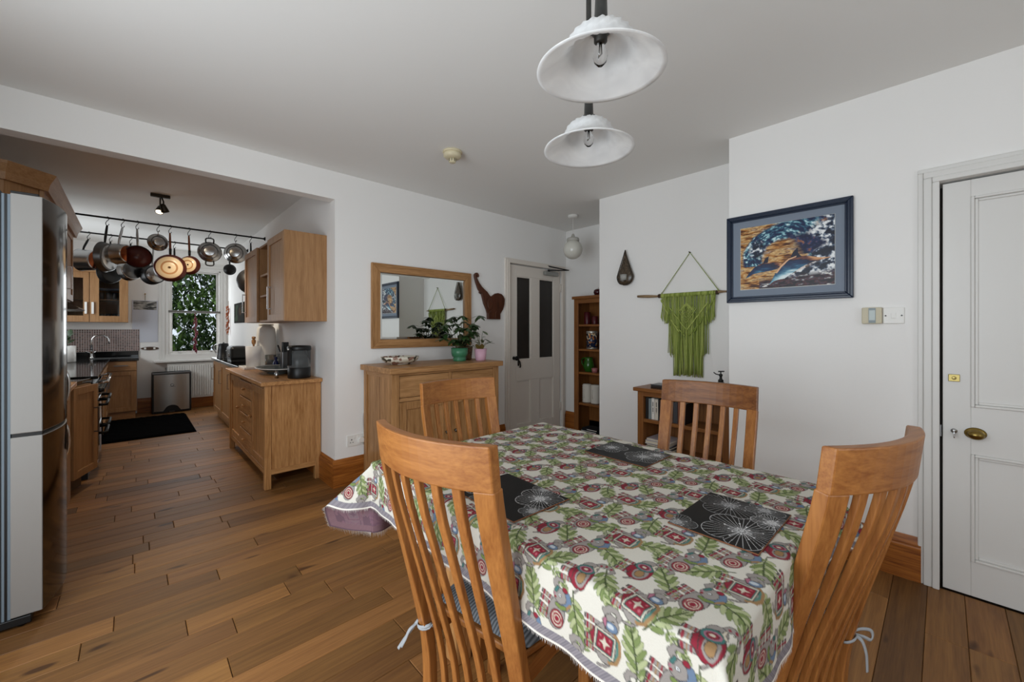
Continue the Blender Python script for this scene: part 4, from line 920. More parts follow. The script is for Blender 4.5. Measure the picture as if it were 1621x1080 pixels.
for i in range(3): m.box(-.09 + .006 * i, .09 - .004 * i, -.12 + .01 * i, .13 - .012 * i, i * .022, i * .022 + .02)
m.build('folds', mat('black_cloth', '#15161a', .9), t, .008); m = MB(); m.box(-.098, -.09, -.10, .10, .03, .036); m.box(-.1, -.09, -.11, .02, .052, .058); m.build('white_trim', white_cer, t)

# ---------------------------------------------------------------- low bookcase under the macrame
lb = thing('low_bookcase', 'low wooden bookcase against the wall below the macrame', 'bookcase', (3.0, 1.36, 0))
D_, Y0, Y1 = .26, -.355, .345
bx('side_panel', BOOKW['z'], lb, 0, D_, Y1 - .05, Y1, 0, .752, .003); bx('side_panel', BOOKW['z'], lb, 0, D_, Y0, Y0 + .05, 0, .752, .003)
bx('top', BOOKW['y'], lb, -.025, D_ + .003, Y0 - .022, Y1 + .028, .752, .782, .005); bx('front_rail', BOOKW['y'], lb, .002, .02, Y0 + .05, Y1 - .05, .715, .752)
bx('back_panel', BOOKW['z'], lb, D_ - .012, D_, Y0 + .05, Y1 - .05, .05, .752)
for k in range(8): bx('back_board', BOOKW['z'], lb, D_ - .018, D_ - .012, Y0 + .052 + k * .075, Y0 + .122 + k * .075, .07, .72, .003)
bx('shelf', BOOKW['y'], lb, .004, D_ - .02, Y0 + .05, Y1 - .05, .505, .532, .003); bx('bottom_shelf', BOOKW['y'], lb, .004, D_ - .02, Y0 + .05, Y1 - .05, .26, .285, .003); bx('plinth', BOOKW['y'], lb, .006, .03, Y0 + .05, Y1 - .05, 0, .26)
bl = [('black spine book at the end of the bookcase row', .024, .17, '#151515'), ('grey spine book next to the black one', .024, .165, '#7a8486'), ('white spine book with black lettering', .026, .17, '#dcd8d0'), ('cream spine book with small lettering', .03, .165, '#cfc6b8'), ('slim black book beside the cream one', .012, .17, '#101012'), ('brown leather spine book', .04, .165, '#5a3a2a'), ('dark maroon spine book', .035, .16, '#3c2226'), ('tan spine book in the middle of the shelf', .03, .17, '#6a5040'), ('dark grey book behind the chair slats', .034, .16, '#3a3a3e'), ('rust coloured book behind the chair slats', .028, .168, '#7a4a34'), ('black book leaning near the shelf end', .03, .155, '#18181a')]
yy = 1.36 + Y1 - .056
for lab, th2, hb, colr_ in bl:
    t = thing('book', lab, 'book', (3.03, yy - th2 / 2, .532), group='books on the low bookcase'); cm = mat('cover' + colr_, colr_, .55)
    m = MB(); m.box(0, .14, th2 / 2 - .002, th2 / 2 - .0005, 0, hb); m.box(0, .14, -th2 / 2 + .0005, -th2 / 2 + .002, 0, hb); m.box(0, .004, -th2 / 2 + .0005, th2 / 2 - .0005, 0, hb); m.build('cover', cm, t, .001)
    bx('pages', mat('page_paper', '#d5cdb8', .9), t, .004, .136, -th2 / 2 + .002, th2 / 2 - .002, .003, hb - .003)
    if 'lettering' in lab:
        m = MB()
        for k in range(9): m.box(-.0006, .0004, -.004, .004, .05 + k * .011, .05 + k * .011 + (.008 if k % 4 else .003))
        m.build('spine_lettering', black, t)
    yy -= th2 + .001
zz = .285
for lab, colr_, hb, dy in (('black glossy magazine at the bottom of the low pile', '#17181a', .022, 0), ('white magazine lying second in the low pile', '#c9c7c2', .01, .01), ('dark magazine lying third in the low pile', '#2c2a30', .014, -.006), ('grey paper bundle on top of the low pile', '#a9a4a6', .03, .012), ('pale notebook crowning the low pile', '#bdb4b8', .016, -.004)):
    t = thing('magazine', lab, 'magazine', (3.12, 1.55 + dy, zz), R(dy * 300), group='pile in the low bookcase'); bx('cover', mat('mag' + colr_, colr_, .35), t, -.1, .09, -.11, .09, 0, hb * .25, .001); bx('pages', MATS['page_paper'], t, -.098, .088, -.108, .088, hb * .25, hb * .85); bx('cover', MATS['mag' + colr_], t, -.1, .09, -.11, .09, hb * .85, hb, .001); zz += hb + .0005
t = thing('flat_box', 'flat dark wooden box lying on the low bookcase', 'box', (3.10, 1.53, .782)); bx('base', mat('dark_box', '#241812', .4), t, -.07, .07, -.075, .075, 0, .018, .002); bx('lid', mat('slate_lid', '#3a3a3c', .3), t, -.071, .071, -.076, .076, .018, .03, .002)
t = thing('spray_bottle', 'small dark plant mister with black pump on the low bookcase', 'spray bottle', (3.10, 1.10, .782))
MB().lathe([(0, 0), (.04, 0), (.044, .01), (.044, .05), (.036, .078), (.02, .088), (.016, .092), (0, .092)], 24).build('bottle', mat('smoked_glass', '#5a544e', .2), t)
m = MB(); m.lathe([(.018, .088), (.018, .104), (.010, .11), (.008, .128), (.012, .132), (.012, .145), (.004, .15), (.004, .166), (0, .166)], 16); m.tube([(0, .0, .138), (-.012, .03, .146), (-.02, .042, .158)], .004, 8); m.tube([(-.018, .01, .166), (.018, -.016, .166)], .0045, 8); m.build('pump', black, t)
# ---------------------------------------------------------------- ceiling things
def alab_mat():
    m = bpy.data.materials.new('alabaster_glass'); m.use_nodes = True; nt = m.node_tree; b = nt.nodes['Principled BSDF']; out = nt.nodes['Material Output']
    tc = nt.nodes.new('ShaderNodeTexCoord'); n = nt.nodes.new('ShaderNodeTexNoise'); n.inputs['Scale'].default_value = 9; n.inputs['Distortion'].default_value = 1.5; nt.links.new(tc.outputs['Object'], n.inputs['Vector'])
    cr = nt.nodes.new('ShaderNodeValToRGB'); cr.color_ramp.elements[0].position = .3; cr.color_ramp.elements[0].color = (*lin('#ededed'), 1); cr.color_ramp.elements[1].position = .7; cr.color_ramp.elements[1].color = (*lin('#fdfdfc'), 1)
    nt.links.new(n.outputs['Fac'], cr.inputs[0]); nt.links.new(cr.outputs[0], b.inputs['Base Color']); b.inputs['Roughness'].default_value = .45
    tr = nt.nodes.new('ShaderNodeBsdfTranslucent'); nt.links.new(cr.outputs[0], tr.inputs['Color']); mx = nt.nodes.new('ShaderNodeMixShader'); mx.inputs[0].default_value = .45
    nt.links.new(b.outputs[0], mx.inputs[1]); nt.links.new(tr.outputs[0], mx.inputs[2]); nt.links.new(mx.outputs[0], out.inputs['Surface']); return m
alab = alab_mat(); pewter = mat('aged_pewter', '#4a4a48', .45, .8)
def pendant(label, loc, tilt):
    x, y, z = loc
    t = thing('pendant_lamp', label, 'lamp', (x, y, H), group='pair of glass pendant lamps')
    dz = z - H
    pr = [(.155, 0), (.154, .003), (.147, .007), (.134, .014), (.114, .025), (.096, .037), (.085, .050), (.080, .064), (.074, .078), (.062, .090), (.046, .098), (.03, .102), (.022, .103)]
    n = 96; prof_o = pr; prof_i = [(max(r - .005, .016), zz - .003 if i > 0 else zz + .001) for i, (r, zz) in enumerate(pr)][::-1]
    m = MB(); P = prof_o + prof_i; vs = []; fs = []
    for i, (r, zz) in enumerate(P):
        for k in range(n):
            an = 2 * PI * k / n; f = 0
            if .008 < zz < .1: f = .0042 * math.sin(18 * (an + zz * 13)) * min(1, (zz - .008) / .03)
            vs.append(((r + f) * math.cos(an), (r + f) * math.sin(an), zz))
    for i in range(len(P) - 1):
        for k in range(n): k2 = (k + 1) % n; fs.append((i * n + k, i * n + k2, (i + 1) * n + k2, (i + 1) * n + k))
    for k in range(n): k2 = (k + 1) % n; fs.append(((len(P) - 1) * n + k, (len(P) - 1) * n + k2, k2, k))
    m.add(vs, fs, True); sh = m.build('glass_shade', alab, t); sh.location = (0, 0, dz); sh.rotation_euler = tilt
    T = Matrix.Translation((0, 0, dz)) @ sh.rotation_euler.to_matrix().to_4x4()
    m = MB(); m.lathe([(.03, .098), (.036, .105), (.03, .112), (.016, .118), (.014, .18), (.012, .19)], 20, T); m.build('gallery_cap', pewter, t)
    top = T @ Vector((0, 0, .18))
    m = MB(); m.tube(smooth_path([top, top + Vector((0, 0, .1)), Vector((0, 0, -.10)), Vector((0, 0, -.02))], 14), .009, 10); m.lathe([(.012, -.18), (.018, -.17), (.012, -.16)], 12, Matrix.Translation((0, 0, dz + .42))); m.tube(smooth_path([top + Vector((.0, .0, .015)), top + Vector((-.02, .018, .03)), top + Vector((-.014, .012, .055)), top + Vector((0, 0, .07))], 10), .005, 8); m.build('rod', pewter, t)
    m = MB(); m.lathe([(0, 0), (.055, 0), (.055, -.008), (.03, -.025), (.012, -.03), (0, -.03)], 24); m.build('ceiling_rose', pewter, t)
    m = MB(); m.lathe([(0, .1), (.022, .1), (.022, .09), (.016, .086), (.016, .07), (.011, .066), (0, .066)], 20, T); m.build('bulb_holder', pewter, t)
    m = MB(); m.lathe([(.009, .068), (.010, .06), (.0165, .047), (.018, .036), (.0145, .022), (.006, .013), (0, .012)], 18, T); m.build('bulb', mat('bulb_glass', '#ffffff', .03, trans=1., ior=1.25), t)
    m = MB(); m.tube([T @ Vector((.002, 0, .066)), T @ Vector((.004, 0, .042)), T @ Vector((0, .004, .034)), T @ Vector((-.004, 0, .042)), T @ Vector((-.002, 0, .066))], .0014, 6); m.build('filament', steel, t)
pendant('nearer white swirled glass pendant lamp, larger in view', (.835, .575, 1.882), (R(2.6), R(-2.4), 0))
pendant('further white swirled glass pendant lamp, just below the larger one', (1.16, .846, 1.876), (0, 0, 0))
g = thing('globe_lamp', 'white glass globe lamp hanging in the corner by the door', 'lamp', (3.509, 2.769, H))
MB().lathe([(0, 0), (.055, 0), (.055, -.02), (.03, -.03), (0, -.03)], 24).build('ceiling_rose', white_pl, g)
MB().cyl(.003, -.22, -.02, 8).build('flex', white_pl, g)
MB().lathe([(0, -.20), (.012, -.205), (.022, -.235), (.03, -.245), (.062, -.25), (.068, -.262), (.068, -.285), (.055, -.288), (0, -.288)], 24).build('gallery', mat('gallery_white', '#b9b6ae', .4), g)
MB().lathe([(.055, -.27)] + [(.105 * math.sin(a), -.375 + .105 * math.cos(a)) for a in np.linspace(.56, PI, 22)], 32).build('globe', mat('opal_glass', '#d8d6cc', .12, spec=.6), g)
g = thing('smoke_alarm', 'round cream smoke alarm on the ceiling', 'smoke alarm', (1.635, 2.356, H)); cr_ = mat('aged_cream', '#d3c8a8', .5)
MB().lathe([(0, 0), (.066, 0), (.068, -.01), (.062, -.014), (0, -.014)], 28).build('base', cr_, g)
MB().lathe([(.058, -.012), (.062, -.02), (.062, -.036), (.052, -.046), (.03, -.05), (0, -.05)], 28).build('body', cr_, g)
m = MB(); m.lathe([(.024, -.05), (.024, -.075), (.018, -.08), (0, -.08)], 20); m.build('sensor_cage', cr_, g)
m = MB()
for k in range(8): a = k * PI / 4; m.box(.022, .0255, -.0025, .0025, -.073, -.053, Matrix.Rotation(a, 4, 'Z'))
m.build('vents', mat('vent_grey', '#6a6456', .6), g)

# ---------------------------------------------------------------- kitchen: window
wk = struct(thing('window_1', None, None))
fw = MB(); x0, x1, z0, z1 = KW; Y = YK
for a, b in ((x0, x0 + .022), (x1 - .022, x1)): fw.box(a, b, Y - .005, Y + .11, z0, z1)
fw.box(x0, x1, Y - .005, Y + .11, z1 - .022, z1); fw.box(x0, x1, Y + .0, Y + .11, z0, z0 + .02); fw.build('window_frame', gloss_white, wk, .003)
for nm, za, zb, yy in (('upper_sash', 1.52, z1 - .022, Y + .06), ('lower_sash', z0 + .02, 1.545, Y + .025)):
    frame_rect(x0 + .022, x1 - .022, za, zb, .03, yy, yy + .03).build(nm, gloss_white, wk, .003)
    bx('pane', mat('window_pane', '#ffffff', .0, trans=1., ior=1.01, spec=.3), wk, x0 + .05, x1 - .05, yy + .014, yy + .018, za + .028, zb - .028)
bx('meeting_rail', mat('grey_rail', '#6c6a64', .5), wk, x0 - .02, x1 + .03, Y - .012, Y + .024, 1.518, 1.552, .003)
m = MB()
for t0, t1, d in ((0, .04, .022), (.04, .075, .034), (.075, .11, .026)):
    m.box(x0 - t1, x0 - t0, Y - d, Y, z0 - .06, z1 + t0); m.box(x1 + t0, min(x1 + t1, XP), Y - d, Y, z0 - .06, z1 + t0); m.box(x0 - t1, min(x1 + t1, XP), Y - d, Y, z1 + t0, z1 + t1)
m.build('casing', gloss_white, wk, .003)
bx('window_sill', gloss_white, wk, .225, XP, Y - .12, Y, .745, .775, .004); bx('sill_apron', gloss_white, wk, x0 - .1, XP, Y - .03, Y, .775, .86)
m = MB(); m.box(.52, .545, Y - .02, Y + .005, .885, .9); m.box(.93, .955, Y - .02, Y + .005, .885, .9); m.build('sash_lifts', steel, wk, .002)
# foliage outside
lv = MB(); rl = random.Random(9)
def leafq(x, y, z, s):
    M_ = Matrix.Translation((x, y, z)) @ Matrix.Rotation(rl.uniform(0, 6.28), 4, 'Z') @ Matrix.Rotation(rl.uniform(-1.3, 1.3), 4, 'X')
    lv.add([(0, -s, 0), (s * .45, -.1 * s, .12 * s), (0, s, 0), (-s * .45, -.1 * s, .12 * s)], [(0, 1, 2), (0, 2, 3)], True, M_)
for k in range(21000):
    u = rl.gauss(0, 1); x = .6 + rl.uniform(-2.0, 2.0); z = rl.uniform(-.1, 3.4); y = 10.6 + rl.uniform(-.55, .55) + .25 * math.sin(x * 4) * math.cos(z * 3.5)
    # open gaps show the sky
    if math.sin(x * 9.3 + z * 2.1) + math.sin(z * 8.1 - x * 3.7) + .7 * math.sin(x * 21 + z * 17) > 1.45 + .7 * (z < 1.5): continue
    leafq(x, y, z, rl.uniform(.05, .09))
m_l = bpy.data.materials.new('hedge_leaf'); m_l.use_nodes = True; nt = m_l.node_tree; b_ = nt.nodes['Principled BSDF']; ng = nt.nodes.new('ShaderNodeNewGeometry'); cr = nt.nodes.new('ShaderNodeValToRGB'); cr.color_ramp.elements[0].color = (*lin('#20381a'), 1); cr.color_ramp.elements[1].color = (*lin('#86a856'), 1)
nt.links.new(ng.outputs['Random Per Island'], cr.inputs[0]); nt.links.new(cr.outputs[0], b_.inputs['Base Color']); b_.inputs['Roughness'].default_value = .4
hd = thing('garden_hedge', 'green leafy hedge outside the kitchen window', 'hedge', (.6, 10.6, -.1))
o = lv.build('foliage', m_l, hd, fix=False); o.location = (-.6, -10.6, .1); o['kind'] = 'stuff'
m = MB()
for k in range(14): xx = -1.9 + k * .29; m.tube([(xx, rl.uniform(.3, .6), 0), (xx + rl.uniform(-.2, .2), .5, 1.2), (xx + rl.uniform(-.3, .3), .5, 2.6)], .012, 6)
m.build('stems', mat('hedge_stem', '#2a2016', .9), hd)
struct(bx('ground_outside', mat('garden_soil', '#3a3a26', .9), None, -3, 4.5, YK + .13, 13.5, -.25, -.1))

# window sill ornaments
t = thing('red_garland', 'dark red hanging garland in front of the kitchen window', 'garland', (.727, YK - .06, 1.51)); m = MB(); rg = random.Random(4)
m.tube([(0, 0, .01), (.002, 0, -.3), (0, 0, -.62)], .006, 6)
for k in range(34):
    z = -.05 - k * .0165; a = rg.uniform(0, 6.28); w_ = .035 if 6 < k < 22 else .02; m.tube([(0, 0, z), (w_ * math.cos(a), w_ * .5 * math.sin(a), z - .02), (w_ * 1.1 * math.cos(a), w_ * .5 * math.sin(a), z - .05)], .007, 6, rs=[.006, .009, .003])
m.build('strands', mat('crimson', '#6a1428', .6), t)
t = thing('chilli_string', 'string of dried orange chillies by the window edge', 'garland', (XP - .02, 8.03, 1.72)); m = MB(); m.tube([(0, 0, 0), (0, 0, -.56)], .003, 6); m.build('string', mat('twine', '#8a6a40', .9), t); m = MB()
for k in range(26):
    z = -.08 - k * .017; a = rg.uniform(0, 6.28); m.tube([(0, 0, z), (.02 * math.cos(a) - .012, .03 * math.sin(a), z - .02), (.022 * math.cos(a) - .012, .034 * math.sin(a), z - .05)], .008, 6, rs=[.007, .009, .002])
m.build('chillies', mat('dried_chilli', '#a8562c', .5), t)

# ---------------------------------------------------------------- kitchen: right-hand side
def kdoor(parent, M, w, h, handle=None, mm=KIT, hm=None, hvert=True):
    """shaker door: local x width, z up, front at y=0 facing -y"""
    q = .055; m = MB()
    for b in ((0, q, 0, h), (w - q, w, 0, h), (q, w - q, 0, q), (q, w - q, h - q, h)): m.box(b[0], b[1], 0, .02, b[2], b[3], M)
    d = m.build('door', mm['z'], parent, .002)
    m = MB(); m.box(q - .004, w - q + .004, .010, .018, q - .004, h - q + .004, M); m.build('door_panel', mm['z'], d)
    if handle:
        hx, hz, hl = handle; m = MB()
        if hvert:
            m.box(hx - .005, hx + .005, -.032, -.024, hz, hz + hl, M); m.box(hx - .005, hx + .005, -.026, 0, hz, hz + .009, M); m.box(hx - .005, hx + .005, -.026, 0, hz + hl - .009, hz + hl, M)
        else:
            m.box(hx, hx + hl, -.032, -.024, hz - .005, hz + .005, M); m.box(hx, hx + .009, -.026, 0, hz - .005, hz + .005, M); m.box(hx + hl - .009, hx + hl, -.026, 0, hz - .005, hz + .005, M)
        m.build('handle', hm or steel, d, .001)
    return d
# upper cabinet: two doors with open shelves between
uc = thing('wall_cabinet', 'beech wall cabinet with open centre shelves beside the kitchen opening', 'cabinet', (XP, 3.472, 1.318))
CD = .297; CL = 1.5; CH = .707     # depth, length, height ; local -x is the front
bx('end_panel', KIT['z'], uc, -CD - .018, 0, 0, .018, 0, CH, .001); bx('end_panel', KIT['z'], uc, -CD, 0, CL - .018, CL, 0, CH, .001)
bx('top', KIT['y'], uc, -CD, 0, .018, CL - .018, CH - .018, CH); bx('bottom', KIT['y'], uc, -CD, 0, .018, CL - .018, 0, .018); bx('back', KIT['z'], uc, -.008, -.001, .018, CL - .018, .018, CH - .018)
for y in (.535, .935): bx('divider', KIT['z'], uc, -CD, -.008, y - .018, y, .018, CH - .018)
for z in (.25, .44): bx('shelf', KIT['y'], uc, -CD + .004, -.008, .535, .917, z - .018, z, .001)
Mf = lambda y, z: Matrix.Translation((-CD - .02, y, z)) @ Matrix.Rotation(R(-90), 4, 'Z')   # local x -> -y world
kdoor(uc, Mf(.53, .003), .51, CH - .006, (.45 - .32, .10, .19), hm=steel); kdoor(uc, Mf(CL - .002, .003), .555, CH - .006, (.05, .10, .19), hm=steel)
lathe_thing('mug', 'silver round cup on the open shelf of the wall cabinet', 'cup', (XP - .18, 4.16, 1.318 + .25), [(0, 0), (.03, 0), (.05, .03), (.055, .06), (.045, .09), (.04, .09), (.048, .06), (.03, .008), (0, .006)], steel)
lathe_thing('glass_jar', 'small glass jar on the upper open shelf of the wall cabinet', 'jar', (XP - .2, 4.08, 1.318 + .44), [(0, 0), (.035, 0), (.035, .07), (.03, .08), (.027, .08), (.03, .07), (.03, .005), (0, .005)], mat('jar_glass', '#d5d5cf', .15))
# wooden dresser base
KS0, KS1, KF = 3.60, 5.18, .745
ks = thing('kitchen_dresser', 'freestanding oak kitchen cupboard with drawers and legs below the wall cabinet', 'cupboard', (KF, KS0, 0))
DP = XP - KF - .006; LN = KS1 - KS0
bx('top', OAK['y'], ks, -.032, DP + .004, -.03, LN + .02, .812, .842, .004)
for y in (0, LN - .045):
    for x in (0, DP - .045): bx('leg', OAK['z'], ks, x, x + .045, y, y + .045, 0, .812, .002)
bx('side_panel', OAK['z'], ks, .045, DP - .045, .01, .026, .13, .812); bx('side_rail', OAK['x'], ks, .045, DP - .045, .002, .03, .11, .15, .002); bx('side_panel', OAK['z'], ks, .045, DP - .045, LN - .026, LN - .01, .13, .812)
bx('back_panel', OAK['y'], ks, DP - .02, DP - .008, .045, LN - .045, .13, .81); bx('bottom', OAK['y'], ks, .02, DP - .02, .03, LN - .03, .13, .15); bx('front_rail', OAK['y'], ks, .006, .03, .045, LN - .045, .11, .155, .002); bx('front_rail', OAK['y'], ks, .006, .03, .045, LN - .045, .785, .812, .002)
Mk = lambda y, z: Matrix.Translation((.008, y, z)) @ Matrix.Rotation(R(-90), 4, 'Z')
wk_ = (LN - .09) / 3
kdoor(ks, Mk(.045 + wk_ - .004, .16), wk_ - .008, .62, None, OAK); kdoor(ks, Mk(LN - .049, .16), wk_ - .008, .62, None, OAK)
def wknob(par, y, z):
    m = MB(); m.lathe([(0, 0), (.006, 0), (.006, .012), (.013, .018), (.012, .026), (0, .03)], 14, rotM('Y', -90, (.008, y, z))); m.build('knob', OAK['x'], par)
for d in [c for c in ks.children if c.name.startswith('door')]: pass
for i, z in enumerate((.16, .33, .48, .63)):
    hgt = (.165, .145, .145, .15)[i]; d = bx('drawer', OAK['y'], ks, .006, .03, .045 + wk_ + .002, .045 + 2 * wk_ - .002, z, z + hgt - .006, .003); wknob(d, .045 + 1.5 * wk_, z + hgt / 2)
dd = [c for c in ks.children if c.name.split('.')[0] == 'door']
wknob(dd[0], .045 + wk_ - .03, .50); wknob(dd[1], .045 + 2 * wk_ + .03, .50)
# things on it
S = .842
t = thing('water_filter', 'clear jug appliance with black base and lid on the dresser end', 'appliance', (1.03, 3.74, S))
m = MB(); m.lathe([(0, 0), (.085, 0), (.088, .006), (.088, .085), (.084, .09), (0, .09)], 32); m.build('base', black, t)
m = MB(); m.lathe([(.086, .09), (.088, .1), (.088, .24), (.085, .24), (.085, .1), (.083, .09)], 32, close=True); m.build('clear_body', mat('clear_plastic', '#dfe3e4', .08, trans=.9, ior=1.2), t)
m = MB(); m.cyl(.07, .092, .16, 24); m.build('inner_cup', mat('smoke_cup', '#8d9092', .4), t)
m = MB(); m.lathe([(.09, .236), (.092, .24), (.092, .262), (.085, .272), (0, .276)], 32); m.build('lid', black, t)
m = MB(); m.box(-.02, .02, -.012, .008, .11, .25, Matrix.Rotation(R(-65), 4, 'Z') @ Matrix.Translation((0, -.092, 0))); m.build('handle', black, t, .008)
m = MB(); m.cyl(.007, 0, .008, 12, Matrix.Rotation(R(-65), 4, 'Z') @ rotM('X', 90, (0, -.102, .245))); m.build('button', white_pl, t)
t = thing('serving_dish', 'large shallow grey green dish on the oak dresser', 'dish', (.985, 4.27, S)); m = MB(); m.lathe([(0, .004), (.09, .004), (.09, 0), (.1, 0), (.1, .01), (.17, .034), (.212, .052), (.214, .058), (.17, .044), (.1, .018), (0, .014)], 36, Matrix.Diagonal((.78, 1.3, 1, 1))); m.build('dish', mat('dish_glaze', '#5c6668', .2), t)
m = MB(); m.tube([(.167 * math.cos(a), .279 * math.sin(a), .056) for a in np.linspace(0, 2 * PI, 48, endpoint=False)], .004, 6, closed=True); m.build('rim', white_cer, t)
t = thing('jar_tealight', 'small silver salt pot beside the clear jug appliance', 'pot', (.88, 3.83, S)); MB().lathe([(0, 0), (.016, 0), (.016, .04), (.012, .045), (.01, .06), (0, .062)], 16).build('body', steel, t)
t = thing('white_tray', 'white tray under the paper roll on the dresser', 'tray', (.93, 4.98, S)); bx('tray_base', white_cer, t, -.1, .1, -.14, .14, 0, .008, .003); frame_ = MB()
for b in ((-.11, -.098, -.15, .15), (.098, .11, -.15, .15), (-.098, .098, -.15, -.138), (-.098, .098, .138, .15)): frame_.box(b[0], b[1], b[2], b[3], 0, .025)
frame_.build('tray_rim', white_cer, t, .003)
t = thing('paper_roll', 'white kitchen paper roll on a stand with wooden knob', 'paper roll', (.93, 4.98, S + .008)); m = MB(); m.lathe([(.02, .008), (.068, .008), (.074, .225), (.02, .225)], 32, close=True); m.lathe([(.02, .008), (.02, .225)], 16, close=True); m.build('roll', mat('tissue', '#e4e4e6', .9), t)
MB().lathe([(0, 0), (.07, 0), (.07, .007), (0, .007)], 28).build('stand_base', OAK['x'], t); m = MB(); m.lathe([(.009, .007), (.009, .24), (.014, .245), (.02, .262), (.021, .285), (.014, .295), (.013, .30), (.02, .31), (.017, .325), (0, .328)], 18); m.build('stand_knob', OAK['z'], t)
t = thing('covered_mixer', 'tall appliance under a draped white cloth below the wall cabinet', 'appliance', (1.055, 5.03, S)); m = MB(); n = 40; prs = [(.1, 0), (.101, .1), (.099, .25), (.094, .36), (.086, .42), (.062, .448), (.03, .455)]; vs = []; fs = []
for i, (r, z) in enumerate(prs):
    for k in range(n): a = 2 * PI * k / n; f = 1 + .05 * math.sin(9 * a + 2 * z * 6) * (1 - z / .5); vs.append((r * f * math.cos(a) * .95, r * f * 1.25 * math.sin(a), z))
for i in range(len(prs) - 1):
    for k in range(n): k2 = (k + 1) % n; fs.append((i * n + k, i * n + k2, (i + 1) * n + k2, (i + 1) * n + k))
fs.append(tuple((len(prs) - 1) * n + k for k in range(n))); m.add(vs, fs, True); m.build('cloth_cover', mat('white_linen', '#e2e0da', .95), t)
m = MB(); m.cyl(.07, .452, .468, 24); m.build('top_knob', mat('linen_trim', '#cfc8b8', .9), t)
t = thing('knife_block', 'steel knife block holding black handled knives', 'knife block', (1.10, 4.45, S)); bx('block', steel_d, t, -.04, .04, -.055, .055, 0, .19, .004)
for k in range(5):
    m = MB(); a = -.04 + k * .02; m.box(-.009, .009, -.008, .008, 0, .10, Matrix.Translation((-.02 + .02 * (k % 3), a, .185)) @ Matrix.Rotation(R(-14 + 6 * k), 4, 'X')); m.build('knife_handle', black, t, .004)
m = MB(); m.box(-.008, .008, -.01, .01, 0, .14, Matrix.Translation((-.03, .05, .16)) @ Matrix.Rotation(R(-52), 4, 'X')); m.build('knife_handle', black, t, .004)
t = thing('oil_bottle', 'small dark blue bottle between the glass jars on the dresser', 'bottle', (1.04, 4.56, S)); MB().lathe([(0, 0), (.024, 0), (.025, .004), (.025, .08), (.012, .1), (.012, .115), (.015, .117), (.015, .135), (0, .135)], 20).build('body', mat('cobalt_glass', '#1a2450', .1), t)
for x, y, r, h_, lab in ((1.03, 4.72, .05, .15, 'glass storage jar with dark contents behind the shallow dish'), (1.11, 4.60, .045, .16, 'clear measuring jug beside the knife block')):
    t = thing('glass_jar', lab, 'jar', (x, y, S)); MB().lathe([(0, 0), (r, 0), (r, h_), (r - .004, h_), (r - .004, .005), (0, .005)], 24).build('body', mat('jar_clear', '#cfd4d4', .06, trans=.85, ior=1.2), t)
    MB().lathe([(0, .006), (r - .006, .006), (r - .006, h_ * .45), (0, h_ * .45)], 20).build('contents', black if 'dark' in lab else mat('grey_contents', '#9a9aa0', .6), t)
# fitted base units by the far right wall, black worktop
fb = thing('base_unit', 'dark beech base unit under black worktop near the window', 'cabinet', (.85, 5.25, 0)); L2 = 1.98
bx('carcass', KIT['z'], fb, .02, XP - .85 - .006, 0, L2, .11, .815); bx('plinth', KIT['y'], fb, .05, .3, .0, L2, 0, .11)
for k in range(3): kdoor(fb, Matrix.Translation((.0, .66 * (k + 1) - .003, .115)) @ Matrix.Rotation(R(-90), 4, 'Z'), .654, .695, (.06, .42, .18))
wt = thing('worktop', 'polished black worktop under the kettle and toaster', 'worktop', (.825, 5.25, .815)); bx('slab', granite, wt, 0, XP - .825 - .002, -.02, 1.99, 0, .035, .004)
t = thing('kettle', 'black jug kettle on the worktop by the window', 'kettle', (.93, 6.93, .85))
MB().lathe([(0, 0), (.075, 0), (.078, .01), (.078, .02), (.074, .028), (.066, .12), (.058, .2), (.05, .206), (0, .212)], 28).build('body', black, t); MB().lathe([(.0, .21), (.012, .212), (.012, .225), (0, .228)], 12).build('lid_knob', steel, t)
m = MB(); m.tube(smooth_path([(-.04, .045, .19), (-.085, .085, .185), (-.095, .095, .13), (-.075, .075, .07), (-.05, .05, .05)], 16), .009, 8); m.build('handle', steel, t)
MB().lathe([(.0795, 0), (.0795, .012)], 28).build('base_ring', steel_d, t)
t = thing('toaster', 'black two slot toaster beside the kettle', 'toaster', (1.0, 6.33, .85)); bx('body', black, t, -.10, .10, -.16, .16, .012, .185, .03); bx('feet', black, t, -.09, .09, -.14, .14, 0, .014); bx('slot', steel_d, t, -.05, -.02, -.11, .11, .176, .187); bx('slot', steel_d, t, .02, .05, -.11, .11, .176, .187)
m = MB(); m.lathe([(.022, 0), (.026, .004), (.022, .008)], 20, rotM('Y', -90, (-.098, -.06, .07)), close=True); m.build('dial', chrome, t); bx('lever', steel, t, -.112, -.098, .07, .1, .12, .13, .002)
t = thing('small_canister', 'small black canister between kettle and toaster', 'canister', (.99, 6.66, .85)); MB().lathe([(0, 0), (.03, 0), (.03, .085), (.026, .09), (0, .09)], 18).build('body', black, t)
t = thing('dark_print', 'small dark unframed picture on the kitchen side wall', 'picture', (XP, 7.18, 1.35)); bx('board', mat('dark_poster', '#26241f', .9, spec=.05), t, -.012, 0, -.4, .4, 0, .30, .002); _dm = patmat('dark_scene', '#2b2b26', '#4a3a2a', '#3c4a3a', 9); _dm.node_tree.nodes['Principled BSDF'].inputs['Roughness'].default_value = .95; _dm.node_tree.nodes['Principled BSDF'].inputs['Specular IOR Level'].default_value = .05
bx('print', _dm, t, -.014, -.011, -.37, .37, .03, .27)
